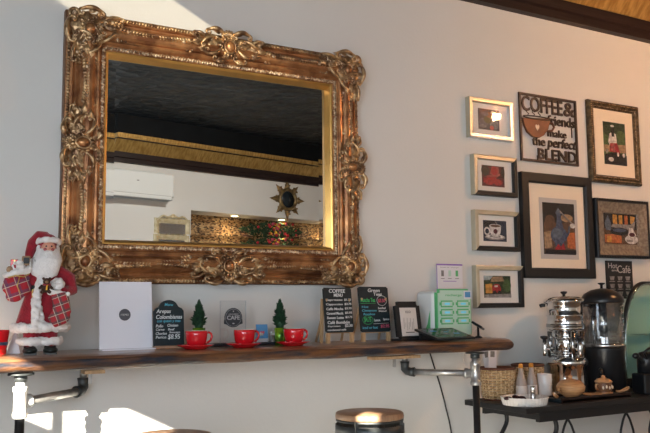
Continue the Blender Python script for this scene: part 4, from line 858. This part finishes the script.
    m = MB(); c0 = p(24, 259, -.045); m.box(c0, (.030, .020, .034), 'toy_tan', None, .003); m.box((c0[0], c0[1]-.011, c0[2]), (.020, .002, .022), 'p_black'); m.build('toy_clock', g)
    m = MB(); m.ell(p(19, 262, -.060), .010, 'p_white'); m.ell(p(9, 268, -.055), (.012, .01, .013), 'toy_tan'); m.tube([p(27, 268, -.06), p(28, 258, -.06), p(31, 256, -.06), p(32, 260, -.06)], .0028, 'p_white', 7); m.build('toys', g)
    # teddy bear
    cx, _, cz = p(42, 286); m = MB(); m.ell((cx, -.082, cz), (.016, .013, .017), 'toy_brown'); m.ell((cx+.003, -.086, cz+.024), (.013, .012, .012), 'toy_brown'); m.ell((cx+.003, -.098, cz+.021), (.006, .005, .005), 'toy_tan')
    for sx in (-1, 1): m.ell((cx+.003+sx*.011, -.084, cz+.034), .005, 'toy_brown'); m.tube([(cx+sx*.012, -.084, cz+.008), (cx+sx*.022, -.092, cz-.002)], [.006, .005], 'toy_brown', 8); m.tube([(cx+sx*.008, -.086, cz-.010), (cx+sx*.014, -.098, cz-.016)], [.007, .006], 'toy_brown', 8)
    m.tube([(cx-.010, -.094, cz+.012), (cx+.003, -.098, cz+.010), (cx+.016, -.094, cz+.012)], .0035, 'red_cloth', 7); m.tube([(cx+.004, -.098, cz+.010), (cx+.002, -.100, cz-.008)], .0035, 'flower_yellow', 6); m.build('teddy_bear', g)
santa()

# ------------------------------------------------------------------ stools
def stool(label, x, y, zs, r=.142):
    g = thing('bar_stool', label, 'stool', (x, y, 0), 0, 'round bar stools')
    MB().lathe([(r-.01, zs-.026), (r-.001, zs-.024), (r, zs-.014), (r-.002, zs-.003), (r-.006, zs), (.001, zs)], 'oak_seat', 48).build('seat', g)
    m = MB(); m.lathe([(r-.004, zs-.085), (r+.001, zs-.085), (r+.001, zs-.048), (r-.004, zs-.048), (r-.004, zs-.085)], 'dark_metal', 40, caps=False)
    m.lathe([(r-.006, zs-.034), (r-.002, zs-.034), (r-.002, zs-.026), (r-.02, zs-.026)], 'dark_metal', 40, caps=False)
    for k in range(4): a = k*PI/2+.6; m.box(((r-.004)*math.cos(a), (r-.004)*math.sin(a), zs-.045), (.012, .012, .04), 'dark_metal')
    m.build('seat_ring', g)
    for k in range(4):
        a = k*PI/2+.6; MB().tube([((r-.012)*math.cos(a), (r-.012)*math.sin(a), zs-.05), ((r+.05)*math.cos(a), (r+.05)*math.sin(a), 0)], .012, 'dark_metal', 8).build('leg', g)
    rr = r+.032; MB().tube([(rr*math.cos(t*PI/16), rr*math.sin(t*PI/16), .24) for t in range(32)], .008, 'dark_metal', 8, closed=True).build('footrest', g)
stool('round wooden-topped metal stool in the middle below the shelf', 1.865, -.52, .79)
stool('wooden-topped stool with sunlit edge at the bottom beside the sunny wall patch', at(171, 430, -.72).x, -.72, .80)

# ------------------------------------------------------------------ side table and what it carries
TT = .74; TX0, TX1, TY0, TY1 = 2.755, 4.35, -.50, -.05
g = thing('console_table', 'black console table with scrolled iron legs under the picture wall', 'table', ((TX0+TX1)/2, (TY0+TY1)/2, 0)); ox, oy = (TX0+TX1)/2, (TY0+TY1)/2; hw, hd = (TX1-TX0)/2, (TY1-TY0)/2
MB().b2(-hw, hw, -hd, hd, TT-.028, TT, 'black_frame', None, .003).build('table_top', g)
MB().b2(-hw+.10, hw-.05, -hd+.02, -hd+.045, TT-.075, TT-.028, 'black_frame').b2(-hw+.10, hw-.05, hd-.045, hd-.02, TT-.075, TT-.028, 'black_frame').b2(-hw+.10, -hw+.125, -hd+.045, hd-.045, TT-.065, TT-.028, 'black_frame').build('apron', g)
for sx in (-1, 1):
    for sy in (-1, 1): MB().tube(sm([(sx*(hw-.20), sy*(hd-.05), TT-.035), (sx*(hw-.24), sy*(hd-.05), TT-.12), (sx*(hw-.15), sy*(hd-.05), TT-.28), (sx*(hw-.26), sy*(hd-.05), TT-.45), (sx*(hw-.10), sy*(hd-.05), TT-.62), (sx*(hw-.06), sy*(hd-.05), .02)]), .011, 'black_iron', 8).ell((sx*(hw-.06), sy*(hd-.05), .012), (.02, .02, .012), 'black_iron').build('leg', g)
for (cx) in (-.50, -.08, .14, .36):
    m = MB()
    for sx in (-1, 1): m.tube(sm([(cx+sx*.002, -hd+.03, TT-.075), (cx+sx*.03, -hd+.03, TT-.12), (cx+sx*.05, -hd+.03, TT-.20), (cx+sx*.01, -hd+.03, TT-.30), (cx+sx*.04, -hd+.03, TT-.40), (cx+sx*.07, -hd+.03, TT-.33), (cx+sx*.05, -hd+.03, TT-.29)]), .006, 'black_iron', 7)
    m.build('iron_scroll', g)
# baskets
def basket(label, px, Y, r, h, z=TT):
    g = thing('wicker_basket', label, 'basket', (at(px, 390, Y).x, Y, z), 0, 'wicker baskets on the table'); m = MB(); n = 96; rows = 11; r0 = r*.86
    for k in range(rows):
        t = (k+.5)/rows; R = r0 + (r-r0)*t
        m.tube([((R+.0028*math.cos(12*a+PI*k))*math.cos(a), (R+.0028*math.cos(12*a+PI*k))*math.sin(a), .006+t*(h-.016)) for a in [2*PI*i/n for i in range(n)]], (h-.016)/rows*.46, 'wicker', 6, closed=True, up=(0, 0, 1))
    m.lathe([(.001, .002), (r0, .002), (r0, .006), (.001, .006)], 'wicker', 24); m.build('weave', g)
    m = MB()
    for k in range(24): a = 2*PI*k/24; m.tube([((r0+.002)*math.cos(a), (r0+.002)*math.sin(a), 0.004), ((r+.002)*math.cos(a), (r+.002)*math.sin(a), h-.006)], .0036, 'wicker_pale', 5)
    m.build('stakes', g)
    MB().tube([((r+.002)*math.cos(t*PI/20), (r+.002)*math.sin(t*PI/20), h-.005) for t in range(40)], .007, 'wicker_rim', 8, closed=True).build('rim', g); MB().tube([(r0*math.cos(t*PI/20)*1.03, r0*math.sin(t*PI/20)*1.03, .006) for t in range(40)], .006, 'wicker_rim', 8, closed=True).build('foot_ring', g)
    return g
basket('round wicker basket with dark rim behind the pipe leg', 498, -.15, .086, .165)
basket('second wicker basket half hidden behind the two orange-capped bottles', 528.5, -.105, .080, .168)
for k, (px, a, lab) in enumerate(((486.5, .10, 'white paper menu standing in the front basket, left'), (492, -.16, 'white paper menu leaning in the front basket, right'))):
    X = at(px, 380, -.13).x; tag(MB().b2(-.028, .028, -.001, .001, .03, .27, 'paper', RY(a) @ RX(-.05)).b2(-.014, .014, -.0016, -.001, .21, .24, 'p_grey', RY(a) @ RX(-.05)).build('paper_menu', loc=(X+.015, -.15+.02*k, TT+.008)), lab, 'menu', 'paper menus in the basket')
def bottle(label, px, Y):
    g = thing('syrup_bottle', label, 'bottle', (at(px, 390, Y).x, Y, TT), 0, 'orange-capped bottles on the table')
    MB().lathe([(.022, 0), (.026, .004), (.027, .085), (.024, .105), (.014, .135), (.0105, .165)], 'bottle_glass', 24).build('body', g)
    MB().lathe([(.0275, .02), (.0275, .075), (.0270, .075), (.0270, .02), (.0275, .02)], 'label_white', 24, caps=False).build('label', g)
    MB().lathe([(.012, .163), (.012, .180), (.008, .184), (.004, .185), (.001, .185)], 'orange_cap', 16).build('cap', g)
bottle('clear bottle with orange cap beside the wicker baskets, left of the pair', 521.5, -.25); bottle('clear bottle with orange cap next to the white canister, right of the pair', 532, -.245)
X = at(545, 390, -.25).x
tag(MB().lathe([(.034, 0), (.035, .002), (.038, .125), (.037, .127), (.035, .125), (.032, .006), (.001, .004)], 'porcelain', 28).build('white_canister', loc=(X, -.25, TT)), 'plain white round canister between the bottles and the clay pots', 'canister')
Y = -.385; X = at(524.5, 400, Y).x; DR = .115
g = thing('fluted_dish', 'round white fluted baking dish at the front of the black table', 'dish', (X, Y, TT))
MB().lathe([(.001, .004), (DR-.014, .003), (DR-.012, 0), (DR-.010, .002), (DR-.003, .034), (DR, .038), (DR-.002, .040), (DR-.007, .036), (DR-.014, .007), (.001, .0065)], 'porcelain', 144, flute=(.018, 36)).build('dish', g)
rnd = random.Random(5)
tag(MB().lathe([(.012, 0), (.0125, .002), (.0125, .052), (.011, .054)], 'steel', 20).lathe([(.0115, .054), (.0125, .056), (.0125, .078), (.010, .083), (.001, .084)], 'chrome', 20).build('shaker', loc=(X+.008, Y-.05, TT+.0085)), 'small steel shaker with domed top standing in the fluted dish', 'shaker')
for k in range(9):
    a = k*2.1+1; r = .022+.009*(k % 4); cx = X-.045+r*math.cos(a)*1.2; cy = Y+.005+r*math.sin(a)
    tag(MB().ell((0, 0, 0), (.022, .016, .0085), 'maroon', rot=RZ(a) , nz=.003, nf=60).build('tea_sachet', loc=(cx, cy, TT+.018+.009*(k//3))), 'dark maroon wrapped sachet piled in the left of the fluted dish', 'sachet', 'sachets in the fluted dish')
# small wooden tray with clay pots
Y = -.40; xa, xb = at(553, 400, Y).x, at(622, 400, Y).x
g = thing('serving_tray', 'low dark wooden tray under the clay pots', 'tray', ((xa+xb)/2, Y, TT)); hw = (xb-xa)/2
MB().box((0, 0, .009), (2*hw, .12, .018), 'chalk_black', None, .004).build('base', g); MB().b2(-hw, hw, -.060, -.052, .0, .026, 'beam').build('rim', g); MB().b2(-hw, hw, .052, .060, 0, .026, 'beam').build('rim', g)
def saucer_clay(px, label): tag(MB().lathe([(.001, .001), (.038, 0), (.048, .006), (.050, .009), (.047, .009), (.036, .004), (.001, .004)], 'clay', 28).build('clay_saucer', loc=(at(px, 400, Y).x, Y-.01, TT+.018)), label, 'saucer')
g = thing('clay_pot', 'wide round striped clay pot with lid and knob, left on the tray', 'pot', (at(571, 395, Y).x, Y, TT+.0185), 0)
MB().lathe([(.030, 0), (.034, .002), (.036, .006), (.052, .016), (.066, .030), (.071, .044), (.070, .050)], 'clay', 36).build('body', g)
MB().lathe([(.072, .049), (.072, .054), (.064, .068), (.046, .082), (.022, .090), (.010, .092), (.008, .096), (.012, .102), (.010, .108), (.001, .110)], 'clay', 36).build('lid', g)
for sx in (-1, 1): MB().tube([(sx*.064, 0, .044), (sx*.082, 0, .050), (sx*.086, 0, .040), (sx*.070, 0, .030)], .006, 'clay', 8).build('handle', g)
saucer_clay(591, 'small flat clay saucer between the two clay pots')
g = thing('clay_jar', 'small brown clay jar with white pattern and lid, right on the tray', 'pot', (at(604, 395, Y).x, Y, TT+.0185), 0)
MB().lathe([(.036, 0), (.040, .003), (.040, .008), (.034, .012), (.040, .022), (.044, .040), (.041, .056), (.040, .062)], 'clay_dark', 32).lathe([(.041, .0), (.044, .004), (.044, .010), (.036, .012)], 'clay', 32).build('body', g)
MB().lathe([(.044, .061), (.045, .066), (.032, .078), (.012, .084), (.008, .088), (.012, .094), (.001, .098)], 'clay', 32).build('lid', g)
m = MB()
for k in range(5): a = -PI/2-.9+.4*k; m.ell((.0445*math.cos(a), .0445*math.sin(a), .036+.005*(k % 2)), (.006, .003, .009), 'mat_cream', nu=8, nv=5)
m.build('pattern', g)
for sx in (-1, 1): MB().tube([(sx*.040, 0, .052), (sx*.056, 0, .052), (sx*.058, 0, .036), (sx*.042, 0, .026)], .005, 'clay', 8).build('handle', g)
for (px, yy, lab, rz, gz) in ((561, -.125, 'spotted clay spoon handle leaning at the left of the tray', .5, .0), (619, -.02, 'spotted clay spoon leaning at the right of the clay jar', 2.4, .0)):
    X = at(px, 395, Y+yy*.5).x; M = RZ(rz)
    g = thing('clay_spoon', lab, 'spoon', (X, Y-.03, TT+.028), rz, 'clay spoons on the tray'); MB().tube([(-.035, 0, .022), (-.015, 0, .010), (.010, 0, .0), (.03, 0, 0.002)], [.008, .009, .007, .005], 'clay', 10).build('handle', g)
    MB().ell((-.026, -.006, .018), .004, 'mat_cream', nu=6, nv=4).ell((-.012, -.006, .010), .004, 'mat_cream', nu=6, nv=4).ell((-.035, -.003, .024), .004, 'mat_cream', nu=6, nv=4).build('spots', g)
# chrome coffee urn
Y = -.19; X = at(567.5, 380, Y).x; q = mpp(567, Y); g = thing('coffee_urn', 'tall chrome coffee urn with two black-handled taps against the wall', 'coffee urn', (X, Y, TT), -.75)
def Z(py): return at(567.5, py, Y).z-TT
MB().lathe([(.10, 0), (.112, .004), (.112, .02), (.104, .026), (.104, Z(366)), (.112, Z(364)), (.112, Z(360)), (.100, Z(357)), (.080, Z(354))], 'chrome', 48).build('base', g)
MB().lathe([(.066, Z(357)), (.066, Z(328))], 'chrome', 40).build('inner_column', g)
MB().lathe([(.060, Z(331)), (.094, Z(330)), (.099, Z(328.5)), (.099, Z(327)), (.095, Z(326)), (.095, Z(316.5)), (.0985, Z(316)), (.0985, Z(314.5)), (.095, Z(314)), (.095, Z(304)), (.101, Z(303)), (.101, Z(301.5))], 'chrome', 48).build('tank', g)
MB().lathe([(.0985, Z(327)), (.101, Z(326.5)), (.101, Z(324)), (.0985, Z(323.5))], 'chrome_dark', 48, caps=False).build('name_band', g)
MB().lathe([(.110, Z(302.5)), (.112, Z(301)), (.104, Z(299)), (.080, Z(297)), (.03, Z(296)), (.001, Z(296))], 'chrome', 48).build('lid', g)
MB().lathe([(.008, Z(297)), (.008, Z(294.5)), (.018, Z(293)), (.018, Z(291.5)), (.001, Z(291.2))], 'black_plastic', 20).build('lid_knob', g)
for sx in (-1, 1): MB().tube([(sx*.10, 0, Z(305)), (sx*.118, 0, Z(305)), (sx*.130, 0, Z(306))], .010, 'black_plastic', 8).build('handle', g)
for (cx, cy) in ((-.085, -.03), (.085, -.03), (.03, -.085)):
    t_ = MB().lathe([(.013, Z(356)), (.013, Z(331))], 'chrome_dark', 16, T(cx, cy, 0)).build('sight_tube', g)
for (cx, cy, sx) in ((-.10, -.062, -1), (.055, -.102, 1)):
    t_ = MB().tube([(cx*.65, cy*.65, Z(348)), (cx*.9, cy*.95, Z(348)), (cx*1.12, cy*1.2, Z(348))], .009, 'chrome', 10).lathe([(.010, Z(355)), (.012, Z(352)), (.014, Z(347)), (.012, Z(343)), (.008, Z(341))], 'chrome', 16, T(cx*1.15, cy*1.25, 0)).build('tap', g)
    MB().lathe([(.007, Z(345)), (.010, Z(342)), (.009, Z(339)), (.021, Z(337.5)), (.021, Z(335.5)), (.001, Z(335))], 'black_plastic', 16, T(cx*1.15, cy*1.25, 0)).build('tap_handle', t_)
for py in (337, 352): MB().tube([(.094*math.cos(t*PI/20), .094*math.sin(t*PI/20), Z(py)) for t in range(40)], .0035, 'chrome', 6, closed=True).build('hoop', g)
X2 = at(588, 340, -.07).x; g = thing('chrome_pot', 'small round chrome pot with lid on the stand between urn and drinks dispenser', 'pot', (X2, -.07, TT))
zz = at(588, 328, -.07).z - TT
MB().lathe([(.04, 0), (.04, .006), (.008, .012), (.008, zz-.004), (.03, zz-.002), (.032, zz)], 'chrome_dark', 20).build('stand', g)
MB().lathe([(.020, zz+.001), (.034, zz+.012), (.037, zz+.028), (.030, zz+.042), (.031, zz+.046), (.018, zz+.054), (.004, zz+.058), (.006, zz+.064), (.010, zz+.068), (.001, zz+.072)], 'chrome', 28).build('body', g)
# drinks dispenser
Y = -.225; X = at(606, 380, Y).x; q = mpp(606, Y); g = thing('drinks_dispenser', 'drinks dispenser with black domed lid, clear cylinder and black base', 'drinks dispenser', (X, Y, TT), -.8)
def Z2(py): return at(606, py, Y).z-TT
MB().lathe([(.105, 0), (.108, .004), (.108, Z2(352)), (.112, Z2(349)), (.110, Z2(346)), (.095, Z2(345))], 'black_plastic', 40).build('base', g)
MB().lathe([(.112, Z2(346.5)), (.114, Z2(345)), (.112, Z2(343)), (.09, Z2(342.5))], 'steel', 40).build('collar', g)
MB().lathe([(.108, Z2(343)), (.1085, Z2(302)), (.1065, Z2(302)), (.106, Z2(343)), (.108, Z2(343))], 'dispenser_clear', 48, caps=False).build('clear_cylinder', g)
MB().lathe([(.022, Z2(343)), (.022, Z2(303))], 'chrome', 24).lathe([(.085, Z2(343)), (.085, Z2(341)), (.03, Z2(339))], 'steel', 32).lathe([(.020, Z2(343)), (.020, Z2(304))], 'chrome', 20, T(-.055, -.03, 0)).lathe([(.016, Z2(343)), (.016, Z2(304))], 'steel', 20, T(.0, -.05, 0)).b2(-.07, .02, .055, .06, Z2(343), Z2(304), 'steel').build('mixer', g)
m = MB()
for k in range(6): m.ell((.098, -.03, Z2(306+6.3*k)), (.010, .014, .013), 'steel', nu=12, nv=8)
m.build('scalloped_strip', g)
MB().lathe([(.116, Z2(303)), (.118, Z2(301.5)), (.114, Z2(298)), (.096, Z2(293.5)), (.060, Z2(290)), (.02, Z2(288.5)), (.001, Z2(288.5))], 'black_plastic', 44).lathe([(.007, Z2(289)), (.007, Z2(285)), (.020, Z2(284)), (.020, Z2(283)), (.001, Z2(282.6))], 'black_plastic', 20).build('lid', g)
MB().tube([(-.03, -.10, .13), (-.03, -.125, .13), (-.03, -.128, .10)], .011, 'black_plastic', 10).build('spout', g)
# grinder-like black gadget, glass case with arched chrome edge
Y = -.40; X = at(647, 370, Y).x; g = thing('black_grinder', 'black countertop grinder with lever knobs right of the drinks dispenser', 'grinder', (X, Y, TT), -.3)
MB().box((0, 0, .055), (.12, .12, .11), 'black_plastic', None, .012, 3).lathe([(.05, .11), (.05, .19), (.038, .22), (.02, .225)], 'black_plastic', 24).build('body', g)
MB().tube([(-.04, -.03, .17), (-.075, -.05, .20), (-.095, -.055, .205)], .008, 'dark_metal', 8).ell((-.10, -.056, .207), (.020, .016, .016), 'black_plastic').build('lever', g)
MB().tube([(-.03, -.05, .19), (-.06, -.07, .225), (-.03, -.07, .245), (.02, -.06, .24)], .007, 'black_plastic', 8).build('arm', g); MB().box((.03, -.061, .05), (.05, .004, .03), 'dark_metal').build('control_plate', g)
Y0, Y1 = -.43, -.07; xc = at(621, 350, Y1).x
def arc(n=20):
    a = at(622, 352, Y1); z0, z1 = a.z-TT-.02, at(650, 284, Y1).z-TT; w = .50
    return [(w*(1-math.cos(t))*.42, max(.020, z1*math.sin(t)**.62)) for t in [PI/2*i/n for i in range(n+1)]] + [(w, z1)], z1, w
pts, z1_, w_ = arc(); g = thing('glass_display_case', 'curved glass pastry case with black and steel arched edge at the right border', 'display case', (xc-.02, (Y0+Y1)/2+.05, TT+.0025)); hy = .10
for sy in (-1, 1):
    MB().tube([(x, sy*hy, z) for x, z in pts], .012, 'black_plastic', 8).tube([(x+.012, sy*hy-.006, z-.006) for x, z in pts], .006, 'steel', 6).build('arched_edge', g)
    MB().prism(pts + [(w_, .02)], sy*hy-.001, sy*hy+.001, 'teal_glass').build('side_glass', g)
m = MB(); vs = []
for x, z in pts: vs += [(x, -hy, z), (x, hy, z)]
m.add(vs, [(2*i, 2*i+1, 2*i+3, 2*i+2) for i in range(len(pts)-1)], 'teal_glass', True); m.build('curved_glass', g)
for zz in (.30, .17): MB().b2(.06, w_, -hy+.01, hy-.01, zz*1.0, zz+.006, 'clear_pane').b2(.06, w_, -hy+.005, -hy+.01, zz, zz+.008, 'steel').build('shelf', g)
MB().b2(0, w_, -hy, hy, 0, .05, 'black_plastic').build('base', g); MB().b2(w_-.006, w_, -hy, hy, .05, z1_, 'teal_glass').build('back_panel', g)

# ------------------------------------------------------------------ the opposite wall (seen in the mirror)
before = set(COL.objects)
def opp(px, py):            # where the angled wall shows in the mirror
    d = R3 @ Vector((px - 325, -(py - 216.5), -F)); o = Vector((0, -CAMP.y, CAMP.z)); d = Vector((d.x, -d.y, d.z))
    Qi = Q.inverted(); o2 = Qi @ o; d2 = Qi.to_3x3() @ d; t = (-W - o2.y)/d2.y; p = o2 + d2*t; return p.x, p.z
ax, az = opp(165, 203); g = thing('air_conditioner', 'white split air conditioner on the opposite wall, reflected in the mirror', 'air conditioner', (ax-.49, -W+.001, az), 0)
M = Matrix()
MB().box((0, .10, .175), (.98, .20, .29), 'ac_white', None, .03, 4).build('body', g); MB().b2(-.44, .44, .17, .205, .006, .045, 'ac_white').b2(-.44, .44, .150, .1985, .034, .050, 'ac_grey').build('louvre', g); MB().box((.0, .2005, .20), (.03, .002, .012), 'ac_grey').build('badge', g)
MB().b2(-.46, .46, .06, .19, .0, .012, 'ac_grey').build('air_outlet', g)
xa, _ = opp(153, 217); xb, zt = opp(188, 217)
g = thing('cream_mirror', 'cream gilt wall mirror with carved arched top, reflected in the big mirror', 'mirror', ((xa+xb)/2, -W, zt-.62)); w2 = (xb-xa)/2; h = .62
m = MB(); frame_sweep(m, -w2, w2, 0, h*.93, [(0, 0), (0, -.02), (.02, -.035), (.04, -.03), (.06, -.02), (.06, 0)], 'cream_gilt')
for sx in (-1, 1):
    m.tube([(sx*x, -y, z) for x, y, z in spiral(w2*.85, h*.90, .035, .9, PI*.2, -.03, 1)], .010, 'cream_gilt', 6); m.tube(sm([(sx*w2*.95, .03, h*.86), (sx*w2*.6, .035, h*.97), (sx*w2*.3, .035, h*.95), (0, .035, h*1.0)]), .013, 'cream_gilt', 7)
m.ell((0, .035, h*.97), (.04, .02, .03), 'cream_gilt'); m.build('frame', g); MB().b2(-w2+.05, w2-.05, .001, .012, .05, h*.86, 'steel').build('glass', g)
cx, cz = opp(285.5, 197.5); g = thing('sunburst_mirror', 'sunburst mirror with pointed gold rays on the opposite wall', 'mirror', (cx, -W, cz-.035))
m = MB()
for k in range(8):
    a = k*PI/4+PI/2; r0, r1, wd = .14, .31 if k % 2 == 0 else .28, .055; c, s_ = math.cos(a), math.sin(a)
    m.add([(r0*c-wd*s_, .01, r0*s_+wd*c), (r0*c+wd*s_, .01, r0*s_-wd*c), (r1*c, .01, r1*s_), (r0*c*1.2, .035, r0*s_*1.2)], [(0, 1, 2), (0, 3, 1), (1, 3, 2), (2, 3, 0)], 'sun_gold', False)
    for d in (-1, 1): m.ell(((r0+.055)*c-d*.035*s_, .02, (r0+.055)*s_+d*.035*c), .014, 'sun_gold', nu=6, nv=4)
m.build('rays', g); MB().tube([(.135*math.cos(t*PI/16), .025, .135*math.sin(t*PI/16)) for t in range(32)], .024, 'sun_gold', 8, closed=True).build('ring', g)
MB().lathe([(.125, .012), (.125, .016)], 'screen', 32, RX(-PI/2)).build('glass', g)
# garland in the niche
g = thing('flower_garland', 'dark green garland with red and yellow flowers in the lit niche', 'garland', (opp(279, 230)[0], -W-.22, NZ0+.001)); rnd = random.Random(9); m = MB(); f = MB()
for k in range(420):
    a = rnd.random()*2*PI; r = math.sqrt(rnd.random()); x = .52*r*math.cos(a); z = .175+.13*r*math.sin(a)*(1-.5*abs(x)/.6); y = rnd.uniform(-.03, .10); b = rnd.random()*2*PI
    if z < .02: continue
    m.ell((x, y, z), (.030, .006, .012), 'conifer', nu=5, nv=3, rot=RY(b) @ RZ(rnd.random()*3))
m.tube([(-.5, 0, .10), (-.3, .02, .05), (0, 0, .02), (.3, .02, .05), (.5, 0, .10)], .02, 'toy_brown', 6)
for k in range(34):
    x = rnd.gauss(.08, .17); z = .19+rnd.uniform(-.09, .09); y = rnd.uniform(.07, .13); mm = rnd.choice(['flower_red', 'flower_pink', 'flower_red', 'flower_yellow']) if abs(x) < .25 else 'flower_red'
    f.ell((x, y, z), rnd.uniform(.013, .024), mm, nu=7, nv=5)
m.build('foliage', g); f.build('flowers', g)
for k, xx in enumerate((opp(241, 214)[0], opp(288, 219)[0], opp(288, 219)[0]+.85)):
    g = thing('recessed_downlight', 'glowing recessed downlight in the niche ceiling, ' + ('left of the garland', 'above the garland', 'right of the garland')[k], 'light', (xx, -W-.17, NZ1), 0, 'niche downlights')
    MB().lathe([(.062, -.001), (.062, -.006), (.048, -.008), (.046, -.001)], 'white_plastic', 24, caps=False).build('ring', g); MB().lathe([(.046, -.005), (.001, -.006)], 'lamp_glow', 24, caps=False).build('lens', g)
    light('downlight', 'SPOT', (xx, -W-.17, NZ1-.02), 7, (1, .66, .34), (0, -.25, -1), spot_size=2.0, spot_blend=.8, shadow_soft_size=.04)
for o in list(COL.objects):
    if o not in before and o.parent is None: o.matrix_basis = Q @ (Matrix.Translation(o.location) @ o.rotation_euler.to_matrix().to_4x4())
# pendant just outside the frame that warms the picture wall
PL = Vector((4.42, -1.52, 2.80)); g = thing('pendant_lamp', 'warm metal pendant lamp hanging to the right of the picture wall', 'lamp', PL)
MB().lathe([(.025, .14), (.05, .13), (.10, .07), (.14, .0), (.138, .0), (.097, .068), (.048, .126), (.02, .13)], 'copper', 32, caps=False).build('shade', g); MB().ell((0, 0, .02), (.02, .02, .03), 'bulb').build('bulb', g); MB().tube([(0, 0, .135), (0, 0, H-PL.z)], .004, 'black_plastic', 6).build('cord', g)
light('pendant_light', 'POINT', PL + Vector((0, 0, -.06)), 46, (1, .50, .22), shadow_soft_size=.03)

FLP = Vector((5.35, -1.25, 0)); g = thing('floor_lamp', 'warm floor lamp standing right of the black table', 'lamp', FLP)
MB().lathe([(.14, 0), (.14, .012), (.02, .02), (.012, .03), (.010, 1.45)], 'black_iron', 24).build('stand', g); MB().lathe([(.15, 1.30), (.11, 1.56), (.1085, 1.56), (.1485, 1.30)], 'mat_cream', 32, caps=False).build('shade', g); MB().ell((0, 0, 1.47), .03, 'bulb').build('bulb', g)
light('floor_lamp_light', 'POINT', FLP + Vector((0, 0, 1.40)), 30, (1, .48, .20), shadow_soft_size=.09)

g = thing('fill_spotlight', 'added white ceiling spotlight that brightens the far wall', 'lamp', (3.4, -2.9, 3.40))  # housing and spot added to brighten the wall reflected in the mirror
MB().lathe([(.05, .049), (.05, 0), (.045, 0), (.045, .04), (.001, .04)], 'white_plastic', 24).build('housing', g)
light('fill_spot', 'SPOT', (3.4, -2.9, 3.37), 140, (1, .96, .90), (.1, -3.3, -1.1), spot_size=2.3, spot_blend=1, shadow_soft_size=.05)
